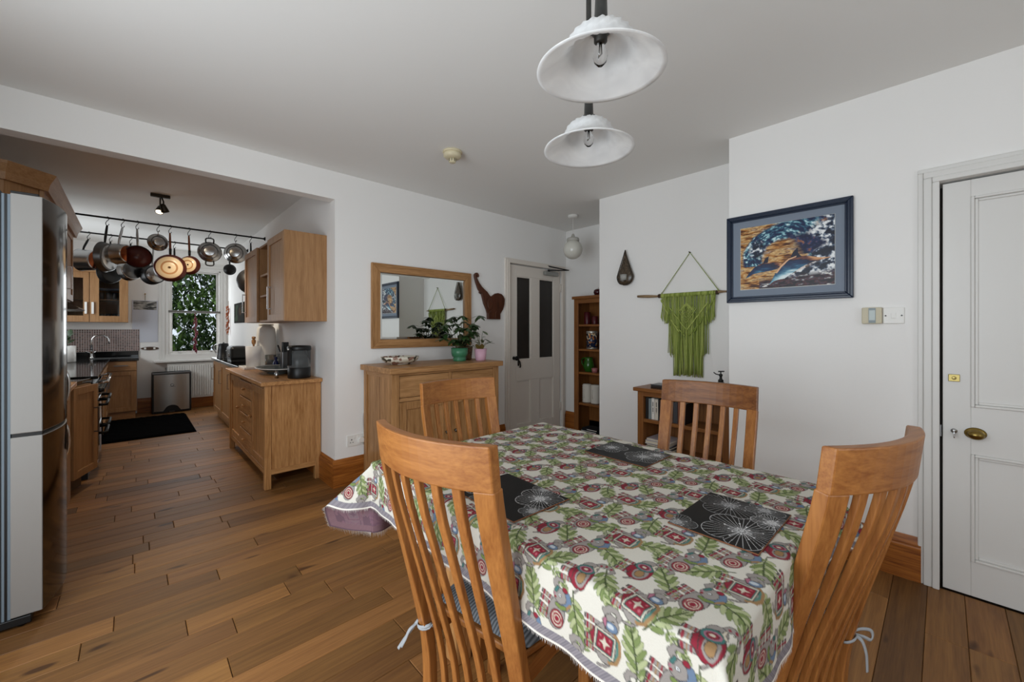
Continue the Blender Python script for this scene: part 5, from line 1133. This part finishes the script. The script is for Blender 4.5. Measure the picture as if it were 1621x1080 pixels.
# radiator, bin, rug
t = thing('radiator', 'white panel radiator under the kitchen window', 'radiator', (.67, YK - .075, .165)); bx('panel', white_pl, t, -.285, .285, .0, .03, 0, .55, .004)
m = MB()
for k in range(19): xx = -.27 + k * .03; m.prism([(xx - .011, -.012), (xx + .011, -.012), (xx + .015, .0), (xx - .015, .0)], .03, .52, 'z')
m.build('convector_ribs', white_pl, t, .003); bx('top_grille', white_pl, t, -.285, .285, -.01, .05, .545, .555); m = MB(); m.tube([(-.30, .015, .5), (-.30, .015, -.16)], .008, 8); m.build('pipe', steel, t); bx('bracket', white_pl, t, -.2, -.17, .03, .074, .1, .45); bx('bracket', white_pl, t, .17, .2, .03, .074, .1, .45)
t = thing('pedal_bin', 'wide brushed steel bin with black surround by the radiator', 'bin', (.43, 8.05, 0)); bx('body', black, t, -.23, .23, -.085, .085, 0, .61, .012)
n = 20; g_ = []
m = MB(); nb = 24; rows_ = []
for i in range(nb + 1):
    x = -.205 + .41 * i / nb; zb = .035 + (.085 * math.sqrt(max(0, 1 - (x / .09) ** 2)) if abs(x) < .09 else 0); yb_ = -.088 - .035 * (1 - (x / .205) ** 2)
    rows_.append([(x, yb_, zb + (.575 - zb) * k / 3) for k in range(4)])
m.sheet(rows_); m.sheet([[(x, -.084, z) for x, y_, z in r] for r in rows_]); m.sheet([[r[-1], (r[-1][0], -.084, .575)] for r in rows_], False); m.sheet([[r[0], (r[0][0], -.084, r[0][2])] for r in rows_], False); m.build('steel_front', mat('brushed_steel', '#aeaeab', .36, .9, bump=.06, bscale=40), t, .004); bx('lid_line', steel_d, t, -.225, .225, -.088, .085, .585, .61, .004)
m = MB(); m.lathe([(.016, 0), (.022, .002), (.016, .004)], 20, rotM('X', 90, (-.0, -.1235, .42)), close=True); m.box(-.03, .04, -.126, -.122, .393, .398); m.build('emblem', steel_d, t); bx('pedal', steel_d, t, -.03, .03, -.11, -.08, .012, .024, .003)
t = thing('kitchen_rug', 'black shaggy rug on the kitchen floor', 'rug', (.155, 6.97, 0)); m = MB(); nu_, nv_ = 36, 60; gg_ = []
for i in range(nu_ + 1): gg_.append([((-.415 + .83 * i / nu_), (-.72 + 1.44 * j / nv_), .003 + (.018 + .006 * rl.random()) * (0 if i in (0, nu_) or j in (0, nv_) else 1)) for j in range(nv_ + 1)])
m.sheet(gg_); m.build('pile', mat('black_pile', '#050506', 1., spec=.02), t, fix=False); bx('backing', mat('rug_back', '#0c0c0c', .9), t, -.415, .415, -.72, .72, 0, .004)
# back wall: calendar, key rack
t = thing('wall_calendar', 'wall calendar with grey landscape picture beside the window', 'calendar', (.134, YK, 1.06)); bx('pages', mat('calendar_paper', '#c9cbd4', .8), t, -.145, .145, -.006, -.001, 0, .63)
def landm():
    m = bpy.data.materials.new('calendar_photo'); m.use_nodes = True; nt = m.node_tree; b = nt.nodes['Principled BSDF']; tc = nt.nodes.new('ShaderNodeTexCoord'); mp = nt.nodes.new('ShaderNodeMapping'); mp.inputs['Scale'].default_value = (7, 1, 20); n = nt.nodes.new('ShaderNodeTexNoise'); n.inputs['Scale'].default_value = 1.4; nt.links.new(tc.outputs['Object'], mp.inputs[0]); nt.links.new(mp.outputs[0], n.inputs['Vector']); cr = nt.nodes.new('ShaderNodeValToRGB'); e = cr.color_ramp.elements; e[0].position = .4; e[0].color = (*lin('#2c2c2a'), 1); e[1].position = .62; e[1].color = (*lin('#b9b5ae'), 1); nt.links.new(n.outputs['Fac'], cr.inputs[0]); nt.links.new(cr.outputs[0], b.inputs['Base Color']); b.inputs['Roughness'].default_value = .4; return m
bx('photo', landm(), t, -.13, .13, -.0075, -.005, .49, .62); m = MB(); m.tube([(0, -.006, .63), (0, -.012, .68), (0, -.004, .74)], .003, 6); m.lathe([(.004, 0), (.012, .008), (.004, .016)], 10, Matrix.Translation((0, -.01, .72))); m.build('hanger', brass, t)
t = thing('key_rack', 'dark wooden rack with two white tags below the calendar', 'rack', (.188, YK, .965)); m = MB(); m.prism([(.105 * math.cos(a) if abs(math.cos(a)) > .9 else .09 * math.cos(a) * 1.1, .025 * math.sin(a)) for a in np.linspace(0, 2 * PI, 20, endpoint=False)], -.016, -.001, 'y'); m.build('board', mat('rack_wood', '#4a3526', .5), t, .003)
for x in (-.055, .05): bx('tag', white_pl, t, x - .012, x + .012, -.02, -.015, -.014, .014, .002)
# ---------------------------------------------------------------- kitchen: left-hand side and sink wall
t = thing('sink_unit', 'beech sink base unit with drawer front on the back wall', 'cabinet', (-.36, 7.75, 0))
bx('carcass', KIT['z'], t, 0, .40, .02, .49, .11, .815); bx('plinth', KIT['x'], t, 0, .385, .05, .48, 0, .11)
kdoor(t, Matrix.Translation((.085, 0, .115)), .31, .555, (.035, .33, .17), hm=steel_d)
d = bx('drawer', KIT['x'], t, .085, .395, 0, .02, .68, .812, .002); bx('handle', steel_d, d, .17, .31, -.022, -.012, .745, .757)
bx('filler', KIT['z'], t, 0, .083, .004, .02, .115, .812)
# worktop: one L-shaped black slab
t = thing('granite_worktop', 'polished black granite worktop round the sink and hob', 'worktop', (XL + .002, 4.60, .815))
m = MB(); X0 = 0; m.prism([(X0, 1.16), (.72, 1.16), (.72, 3.13), (XP - .1 - XL - .06, 3.13), (XP - .1 - XL - .06, 3.645), (X0, 3.645)], 0, .035, 'z'); m.v = [(min(x, .06 - XL - .002), y, z) for x, y, z in m.v]; m.build('slab', granite, t, .004)
bx('upstand', granite, t, 0, .06 - XL - .002, 3.625, 3.646, .035, .12, .002)
m = MB(); m.prism([(0, -.02), (.63, -.02), (.70, .25), (.0, .25)], 0, .035, 'z'); m.build('corner_slab', granite, t, .004)
# mosaic splashback
def mosaic():
    m = bpy.data.materials.new('brown_mosaic'); m.use_nodes = True; nt = m.node_tree; b = nt.nodes['Principled BSDF']; tc = nt.nodes.new('ShaderNodeTexCoord'); mp = nt.nodes.new('ShaderNodeMapping'); mp.inputs['Rotation'].default_value = (R(90), 0, 0)
    br = nt.nodes.new('ShaderNodeTexBrick'); br.offset = 0; br.inputs['Scale'].default_value = 1; br.inputs['Brick Width'].default_value = .024; br.inputs['Row Height'].default_value = .024; br.inputs['Mortar Size'].default_value = .003; br.inputs['Color1'].default_value = (*lin('#3c2622'), 1); br.inputs['Color2'].default_value = (*lin('#7a5a52'), 1); br.inputs['Mortar'].default_value = (*lin('#b5a8a2'), 1); br.inputs['Bias'].default_value = 0
    nt.links.new(tc.outputs['Object'], mp.inputs[0]); nt.links.new(mp.outputs[0], br.inputs['Vector']); nt.links.new(br.outputs['Color'], b.inputs['Base Color']); b.inputs['Roughness'].default_value = .25; return m
struct(bx('trim_3', mosaic(), None, XL, .07, YK - .01, YK, .93, 1.255))
t = thing('kitchen_tap', 'tall chrome swan neck tap over the sink', 'tap', (-.42, 8.08, .85)); m = MB(); m.lathe([(0, 0), (.026, 0), (.026, .012), (.016, .02), (.014, .10)], 18); m.tube([(0, 0, .06)] + [(.085 - .085 * math.cos(a), 0, .24 + .085 * math.sin(a)) for a in np.linspace(0, PI, 16)] + [(.175, 0, .20)], .011, 10); m.build('spout', chrome, t)
for s_ in (-1, 1): m = MB(); m.tube([(0, 0, .06), (s_ * .02, -.05 * s_, .075), (s_ * .05, -.07, .10)], .008, 8); m.build('lever', chrome, t)
t = thing('sink_bowl', 'black inset sink bowl behind the tap', 'sink', (-.22, 7.98, .85)); 
m = MB()
for b in ((-.2, .2, -.11, -.095), (-.2, .2, .015, .03), (-.2, -.185, -.095, .015), (.185, .2, -.095, .015)): m.box(b[0], b[1], b[2], b[3], 0, .008)
m.build('rim', steel_d, t, .002); bx('basin', black, t, -.185, .185, -.095, .015, .0, .004)
t = thing('herb_pot', 'white cylinder pot with dark plant on the worktop behind the fridge', 'plant', (-.60, 7.3, .85)); MB().lathe([(0, 0), (.085, 0), (.09, .01), (.09, .2), (.082, .2), (.08, .17), (0, .17)], 28).build('pot', white_cer, t)
for i in range(14): a = i * 2.4; add_leaf(t, lm2, (.03 * math.cos(a), .03 * math.sin(a), .17 + .012 * i), a, R(30 + 3 * i), 0, 1.1)
t = thing('chopping_board', 'round wooden board with a loaf on the wooden counter', 'board', (-.455, 5.0 - .45, .85)); MB().lathe([(0, 0), (.085, 0), (.088, .006), (.085, .014), (0, .014)], 28).build('board', OAK['x'], t)
t = thing('bread_roll', 'flat bread resting on the round wooden board', 'bread', (-.455, 4.55, .864)); MB().lathe([(0, 0), (.06, 0), (.068, .012), (.05, .028), (0, .034)], 24).build('crust', mat('crust', '#a8723c', .7), t)
# wooden counter unit beside the fridge
t = thing('narrow_unit', 'narrow beech unit with wooden counter beside the fridge', 'cabinet', (XL, 3.42, 0)); FX = -.335 - XL
bx('carcass', KIT['z'], t, .004, FX - .02, 0, .95, 0, .815); bx('front_panel', KIT['z'], t, FX - .02, FX, 0, .97, 0, .815, .002); bx('counter', OAK['y'], t, .004, FX + .02, -.01, 1.15, .817, .85, .004)
# angled unit
t = thing('angled_unit', 'angled beech corner unit with a long dark handle by the cooker', 'cabinet', (-.345, 4.41, 0))
ang_ = math.degrees(math.atan2(.34, .115)); Ma = Matrix.Rotation(R(ang_), 4, 'Z')
m = MB(); m.prism([(-.55, .0), (-.02, .0), (.095, .345), (-.55, .345)], .12, .813, 'z'); m.build('carcass', KIT['z'], t); m = MB(); m.prism([(-.5, .0), (-.06, .02), (.04, .34), (-.5, .34)], 0, .12, 'z'); m.build('plinth', mat('dark_plinth', '#5a4632', .6), t)
kdoor(t, Ma @ Matrix.Translation((.012, -.022, .125)), .34, .685, (.285, .30, .2), hm=steel_d)
# range cooker
rc = thing('range_cooker', 'black range cooker with chrome trim and rail handles', 'cooker', (XL, 4.865, 0)); CF = -.215 - XL; CW = .88
bx('body', black, rc, .01, CF - .03, 0, CW, .1, .835, .003); bx('hob_top', granite, rc, .01, CF, 0, CW, .835, .86, .004); bx('plinth', black, rc, .05, CF - .06, .02, CW - .02, 0, .1)
for k, (z0, z1) in enumerate(((.14, .40), (.42, .64))):
    for j in range(2):
        y0 = .02 + j * .43; d = bx('oven_door', mat('cooker_enamel', '#16171a', .12, spec=.7), rc, CF - .03, CF - .004, y0, y0 + .41, z0, z1, .006)
        bx('door_trim', chrome, d, CF - .034, CF + .002, y0 - .012, y0 + .006, z0 - .01, z1 + .01)
        m = MB(); m.tube([(CF - .004, y0 + .03, z1 - .03), (CF + .05, y0 + .03, z1 - .03), (CF + .05, y0 + .38, z1 - .03), (CF - .004, y0 + .38, z1 - .03)], .011, 8); m.build('rail_handle', blackm, d)
bx('control_panel', chrome, rc, CF - .03, CF + .002, 0, CW, .67, .80, .004)
for k in range(7):
    m = MB(); m.lathe([(.022, 0), (.024, .006), (.02, .03), (.012, .034), (0, .034)], 16, rotM('Y', 90, (CF + .002, .08 + k * .12, .735))); m.build('control_knob', black, rc)
m = MB(); m.tube([(CF, .03, .80), (CF + .055, .03, .805), (CF + .055, CW - .03, .805), (CF, CW - .03, .80)], .01, 8); m.build('towel_rail', chrome, rc)
# corner base unit between the cooker and the sink run (mostly hidden)
t = thing('corner_unit', 'beech base unit in the shadow between cooker and sink', 'cabinet', (XL, 5.76, 0)); bx('carcass', KIT['z'], t, .004, FX + .07, 0, 1.98, .1, .813); bx('plinth', KIT['y'], t, .01, FX, 0, 1.9, 0, .1)
for k in range(3): kdoor(t, Matrix.Translation((FX + .09, .01 + .655 * k, .115)) @ Matrix.Rotation(R(90), 4, 'Z'), .645, .69, (.06, .42, .18), hm=steel_d)
# wall cabinets on the left with a cornice
wc = thing('wall_cabinet', 'tall run of beech wall cabinets above and behind the fridge, with cornice', 'cabinet', (XL, 3.64, 0)); FXu = -.40 - XL
m = MB(); m.prism([(.004, 0), (.415, 0), (FXu - .02, .135), (FXu - .02, 1.83), (.004, 1.83)], 1.50, 2.12, 'z'); m.build('carcass', KIT['z'], wc)
kdoor(wc, Matrix.Translation((FXu - .02 + .021, .14, 1.505)) @ Matrix.Rotation(R(90), 4, 'Z'), .55, .61, (.05, .08, .19)); kdoor(wc, Matrix.Translation((FXu - .02 + .021, .70, 1.505)) @ Matrix.Rotation(R(90), 4, 'Z'), .55, .61, (.05, .08, .19)); kdoor(wc, Matrix.Translation((FXu - .02 + .021, 1.26, 1.505)) @ Matrix.Rotation(R(90), 4, 'Z'), .55, .61, (.05, .08, .19))
m = MB(); cp = [(.0, 2.10), (.02, 2.10), (.028, 2.14), (.05, 2.185), (.055, 2.20), (0, 2.20)]
path = [(.004, -.002), (.415, -.002), (FXu, .135), (FXu, 1.832), (.004, 1.832)]; rings = []
nrm = []
for i in range(len(path)):
    a = Vector(path[max(i - 1, 0)]); b_ = Vector(path[i]); c_ = Vector(path[min(i + 1, len(path) - 1)]); d1_ = (b_ - a).normalized() if i else (c_ - b_).normalized(); d2_ = (c_ - b_).normalized() if i < len(path) - 1 else d1_
    n1 = Vector((d1_.y, -d1_.x)); n2 = Vector((d2_.y, -d2_.x)); nn = (n1 + n2).normalized(); nn = nn / max(.4, nn.dot(n1)); rings.append([(b_.x + nn.x * o_, b_.y + nn.y * o_, z) for o_, z in cp])
k = len(cp); fs = [(i * k + j, i * k + (j + 1) % k, (i + 1) * k + (j + 1) % k, (i + 1) * k + j) for i in range(len(path) - 1) for j in range(k)]; m.add([p for r in rings for p in r], fs + [tuple(range(k)), tuple((len(path) - 1) * k + j for j in range(k))]); m.build('cornice', KIT['y'], wc)
# extractor hood
t = thing('extractor_hood', 'dark bronze cooker hood under the left wall cabinets', 'hood', (XL, 4.95, 1.42)); m = MB(); m.prism([(.004, .0), (.60, .0), (.62, .012), (.60, .03), (.50, .075), (.004, .075)], 0, .62, 'y'); m.build('canopy', mat('bronze_hood', '#4a3a2c', .25, .5), t, .003); bx('light_strip', mat('hood_lamp', '#d8c8a0', .4), t, .3, .4, .1, .2, -.004, .0)
# glazed corner wall cabinet on the back wall
gc = thing('glazed_cabinet', 'beech wall cabinet with glass door full of drinking glasses', 'cabinet', (-.72, 7.93, 1.355)); GW, GH = .67, .68
bx('side', KIT['z'], gc, 0, .018, .02, .315, 0, GH); bx('side', KIT['z'], gc, GW - .018, GW, .02, .315, 0, GH); bx('bottom', KIT['x'], gc, .018, GW - .018, .02, .315, 0, .018); bx('top', KIT['x'], gc, .018, GW - .018, .02, .315, GH - .018, GH); bx('back', KIT['z'], gc, .018, GW - .018, .307, .315, .018, GH - .018); bx('shelf', KIT['x'], gc, .018, GW - .018, .03, .3, .30, .316)
bx('light_pelmet', mat('shelf_light', '#c8ccd0', .5), gc, .34, GW - .03, .04, .3, .45, .47)
for x0_, w_, hx in ((.0, .285, .255), (.29, .38, .03)):
    q = .055 if x0_ == 0 else .09; m = MB()
    for b in ((0, q, 0, GH), (w_ - q, w_, 0, GH), (q, w_ - q, 0, .085), (q, w_ - q, GH - .085, GH)): m.box(x0_ + b[0], x0_ + b[1], 0, .02, b[2], b[3])
    d = m.build('door', KIT['z'], gc, .002); bx('pane', glass, d, x0_ + q - .002, x0_ + w_ - q + .002, .008, .012, .083, GH - .083); bx('handle', white_pl, d, x0_ + hx - .012, x0_ + hx + .012, -.028, -.014, .11, .27, .003)
bx('cornice', KIT['x'], gc, -.0, GW + .02, -.03, .315, GH, GH + .05, .006)
k_ = 0
for z in (.018, .316):
    for i in range(4):
        words = ('first', 'second', 'third', 'fourth')[i]; t = thing('drinking_glass', 'clear drinking glass behind the glazed door, %s from the left on the %s shelf' % (words, 'bottom' if z < .1 else 'upper'), 'glass', (-.72 + .40 + i * .065, 8.03 + .04 * (i % 2), 1.355 + z), group='glasses in the glazed cabinet'); MB().lathe([(0, 0), (.022, 0), (.026, .10), (.024, .10), (.02, .006), (0, .006)], 14).build('body', mat('tumbler', '#c8d0d4', .1), t)

# ---------------------------------------------------------------- fridge freezer
fg = thing('fridge_freezer', 'tall grey and stainless fridge freezer with curved doors', 'fridge', (XL, 2.64, 0)); FD = -.283 - XL; FWd = .56
side_m = mat('fridge_side_grey', '#36393b', .5, .1, bump=.12, bscale=300); silver = mat('fridge_door_edge', '#94918d', .45, .25); ss = mat('fridge_steel_front', '#6a6866', .12, 1.)
bx('body', side_m, fg, .012, FD - .112, 0.002, FWd, .03, 1.822, .004); bx('gasket', mat('gasket_grey', '#6f7c86', .5), fg, FD - .112, FD - .088, .006, FWd - .006, .04, 1.812)
bx('gasket_seam', black, fg, FD - .104, FD - .097, .004, FWd - .004, .04, 1.812)
def fdoor(z0, z1):
    m = MB(); n = 16; fr_ = []
    for i in range(n + 1): y = FWd * i / n; u = 2 * i / n - 1; fr_.append((FD + .045 * (1 - u * u), y))
    m.prism([(FD - .088, 0)] + fr_ + [(FD - .088, FWd)], z0, z1, 'z'); d = m.build('door', silver, fg, .003)
    m = MB(); g_ = [[(x + .0012, y, z0 + .004), (x + .0012, y, z1 - .004)] for x, y in fr_]; m.sheet(g_); m.build('steel_face', ss, d); return d
d = fdoor(.815, 1.818); m = MB(); m.tube(smooth_path([(FD + .008, FWd - .07, .84), (FD + .034, FWd - .07, .89), (FD + .036, FWd - .07, 1.0), (FD + .012, FWd - .07, 1.06)], 16), .007, 8); m.build('handle', chrome, d)
d = fdoor(.05, .80); m = MB(); m.tube(smooth_path([(FD + .008, FWd - .07, .775), (FD + .034, FWd - .07, .73), (FD + .036, FWd - .07, .62), (FD + .012, FWd - .07, .56)], 16), .007, 8); m.build('handle', chrome, d)
bx('door_gap', black, fg, FD - .085, FD - .002, .006, FWd - .006, .80, .815); m = MB(); m.box(FD - .088, FD - .01, .0, .05, 1.818, 1.828); m.build('hinge_cover', black, fg, .003); m = MB(); m.box(FD - .19, FD - .03, .0, .05, .012, .046); m.build('foot_hinge', black, fg, .004); bx('plinth', black, fg, .03, FD - .13, .03, FWd, 0, .03)
m = MB(); m.cyl(.014, 0, .03, 12, Matrix.Translation((FD - .06, .03, 0))); m.cyl(.014, 0, .03, 12, Matrix.Translation((.06, .05, 0))); m.build('feet', black, fg)

# ---------------------------------------------------------------- spotlight bar
sp = thing('spotlight_bar', 'two head bronze spotlight on the kitchen ceiling', 'spotlight', (.185, 4.95, H)); bz = mat('dark_bronze', '#3a332a', .4, .8)
m = MB(); m.box(-.07, .07, -.02, .02, -.03, 0); m.build('bar', bz, sp, .006)
for i, (x, y, tilt) in enumerate(((.02, -.03, (25, -18)), (.0, .05, (-30, 10)))):
    Mh = Matrix.Translation((x, y, -.12)) @ Matrix.Rotation(R(tilt[0]), 4, 'X') @ Matrix.Rotation(R(tilt[1]), 4, 'Y')
    m = MB(); m.tube([(x * .4, y * .3, -.025), (x, y, -.07), (x, y, -.10)], .006, 8); m.lathe([(.012, .03), (.02, .02), (.03, -.03), (.032, -.045), (.028, -.045), (.02, -.02), (0, -.01)], 18, Mh); m.build('spot_head', bz, sp)
    m = MB(); m.lathe([(0, -.036), (.026, -.04), (.0265, -.044), (0, -.046)], 18, Mh); m.build('lamp_face', mat('lit_lamp', '#fff2d8', .3, emit='#ffe6bd', estr=40.) if i == 0 else mat('lamp_dim', '#fff2d8', .3, emit='#ffe6bd', estr=4.), sp)
    ld = bpy.data.lights.new('spot_lamp', 'SPOT'); ld.energy = 60 if i == 0 else 40; ld.color = (1, .86, .66); ld.spot_size = R(95); ld.spot_blend = .8; ld.shadow_soft_size = .03
    lo = bpy.data.objects.new('spot_lamp', ld); COL.objects.link(lo); lo.parent = sp; lo.matrix_local = Mh @ Matrix.Translation((0, 0, -.05))

# ---------------------------------------------------------------- hanging rails and pans
RZ = 2.345
r1 = thing('pan_rail', 'front black iron rail across the kitchen carrying pans', 'rail', (.36, 5.6, RZ)); m = MB(); m.tube([(XL - .36, 0, 0), (XP - .36, 0, 0)], .009, 10); m.build('bar', blackm, r1)
r2 = thing('pan_rail', 'rear black iron rail across the kitchen, behind the front one', 'rail', (.36, 6.6, RZ)); m = MB(); m.tube([(XL - .36, 0, 0), (XP - .36, 0, 0)], .009, 10); m.build('bar', blackm, r2)
for r_ in (r1, r2):
    m = MB(); m.lathe([(.022, 0), (.022, .008), (.012, .014), (.009, .03)], 14, rotM('Y', -90, (XP - .36, 0, 0))); m.build('wall_bracket', blackm, r_)
hookP = smooth_path([(0, 0, .012), (.014, 0, .008), (.014, 0, -.012), (0, 0, -.03), (-.012, 0, -.055), (-.004, 0, -.075), (.012, 0, -.068), (.014, 0, -.056)], 20)
hm_ = MB(); hm_.tube(hookP, .0028, 6); ho = hm_.build('hook', blackm, r1); hook_me = ho.data; bpy.data.objects.remove(ho)
def hook(rail, x): o = bpy.data.objects.new('hook', hook_me); COL.objects.link(o); o.parent = rail; o.location = (x - .36, 0, 0); o.rotation_euler = (0, 0, R(35))
copper = mat('copper', '#8a4a2c', .25, 1.); cream = mat('cream_enamel', '#d8c2a0', .3); wooden = wood('pan_handle_wood', '#5a2c14', '#8a4a24', 'z', .4); nonst = mat('nonstick_black', '#121212', .35); stain = mat('burnt_brown', '#a5764a', .5); dkred = mat('dark_red_enamel', '#4a1c16', .3)
def pan(label, rail, x, hl, r, dep, body, handle, base, rz=0, flip=False, tilt=0, cat='pan', inner=None, hm2=None):
    """hangs from its handle: origin at the hook, bowl axis along local y, base towards -y (or rim if flip)"""
    y = 5.6 if rail is r1 else 6.6
    hook(rail, x); t = thing('hanging_pan', label, cat, (x, y, RZ - .07), rot=(R(tilt), 0, R(rz)), group='pans on the kitchen rails')
    cz = -hl - r; Mx = Matrix.Translation((0, 0, cz)) @ Matrix.Rotation(R(-90 if not flip else 90), 4, 'X') @ Matrix.Translation((0, 0, -dep / 2))
    m = MB(); m.lathe([(0, 0), (r * .84, 0), (r * .93, .008), (r, dep), (r + .004, dep + .002), (r - .003, dep), (r * .90, .012), (0, .006)], 32, Mx); m.build('body', body, t)
    if base: m = MB(); m.lathe([(0, -.002), (r * .8, -.002), (r * .82, .001)], 32, Mx); b = m.build('base', base, t)
    if base is cream: m = MB(); m.lathe([(r * .40, -.0024), (r * .45, -.0030), (r * .52, -.0024)], 32, Mx, close=True); m.lathe([(0, -.003), (r * .09, -.003)], 24, Mx); m.build('scorch_ring', stain, t)
    if inner: m = MB(); m.lathe([(0, .008), (r * .88, .012), (r * .95, dep - .004)], 32, Mx); m.build('lining', inner, t)
    yh = (dep / 2 if not flip else -dep / 2) * .7
    m = MB(); m.tube(smooth_path([(0, 0, -.002), (0, yh * .3, -hl * .3), (0, yh * .8, -hl * .75), (0, yh, -hl - .008)], 12), .009, 8, rs=[.0075 + .003 * math.sin(PI * i / 12) for i in range(13)]); m.build('handle', handle, t)
    if hm2: m = MB(); m.cyl(.012, -hl * .98, -hl * .72, 10, Matrix.Translation((0, yh * .9, 0))); m.build('ferrule', hm2, t)
    return t
pan('large steel frying pan with black handle on the front rail', r1, -.185, .17, .145, .05, steel_d, black, steel, 62)
pan('steel and copper saucepan with curved steel handle on the front rail', r1, -.076, .17, .10, .11, steel, steel, copper, 48, hm2=None)
pan('saucepan showing its dark red inside, with curved steel handle', r1, .03, .18, .11, .09, nonst, steel, None, 8, flip=True, inner=dkred)
pan('large cream based pan with wooden handle and scorch ring', r1, .285, .23, .14, .045, dkred, wooden, cream, -14, hm2=black)
pan('smaller cream based pan with wooden handle', r1, .442, .225, .098, .04, dkred, wooden, cream, -30, hm2=black)
pan('dark wok with black handle half hidden by the wall cabinet', r1, 1.015, .30, .15, .07, steel_d, black, steel_d, -25)
def colander(label, rail, x, r, rz=0, loops=True, dome=False, drop=.05):
    y = 5.6 if rail is r1 else 6.6; hook(rail, x); t = thing('hanging_colander', label, 'colander', (x, y, RZ - .07), rot=(0, 0, R(rz)), group='pans on the kitchen rails'); Mx = Matrix.Translation((0, 0, -drop - r)) @ Matrix.Rotation(R(-90), 4, 'X')
    pr = [(0, -.5 * r), (r * .4, -.49 * r), (r * .5, -.47 * r), (r * .52, -.44 * r), (r * .8, -.25 * r), (r * .95, 0), (r * 1.04, .02 * r), (r * 1.02, .05 * r), (r * .9, .02 * r)]
    MB().lathe(pr, 32, Mx).build('bowl', steel, t); m = MB(); m.tube([(r * .72 * math.cos(a), -.32 * r, -drop - r + r * .72 * math.sin(a)) for a in np.linspace(0, 2 * PI, 32, endpoint=False)], .003, 6, closed=True); m.build('ridge', steel_d, t)
    if loops:
        for s_ in (1, -1):
            m = MB(); zc = -drop - r; m.tube(smooth_path([(-.035, 0, zc + s_ * r * .94), (-.034, 0, zc + s_ * (r + .035)), (0, 0, zc + s_ * (r + .045)), (.034, 0, zc + s_ * (r + .035)), (.035, 0, zc + s_ * r * .94)], 14), .007, 8); m.build('loop_handle', black, t)
    else: m = MB(); m.tube([(0, 0, 0), (0, -.01, -drop - r * .1)], .004, 6); m.build('eyelet', steel, t)
    return t
colander('round steel steamer hanging left of the cream pans', r1, .19, .085, 12, False, drop=.03)
colander('steel colander with two black loop handles', r1, .625, .108, -8, True)
colander('steel mixing bowl hanging at the right of the front rail', r1, .866, .112, -20, False, drop=.03)
pan('copper and steel stockpot on the rear rail beside the cabinet', r2, -.367, .12, .12, .15, steel, black, copper, 55)
pan('black frying pan with handle pointing down on the rear rail', r2, -.19, .24, .125, .05, nonst, black, None, 40, tilt=0)
pan('small black saucepan hanging behind the cream pans', r2, .183, .24, .115, .10, nonst, steel, steel, 20)
pan('black milk pan behind the scorched cream pan', r2, .379, .17, .09, .07, nonst, black, nonst, -5)
pan('little black sieve pan in front of the window casing', r2, .95, .14, .07, .05, nonst, black, nonst, -20)
pan('steel saute pan with black handle hanging mid way along the rear rail', r2, -.02, .2, .12, .07, steel, black, steel_d, 30)
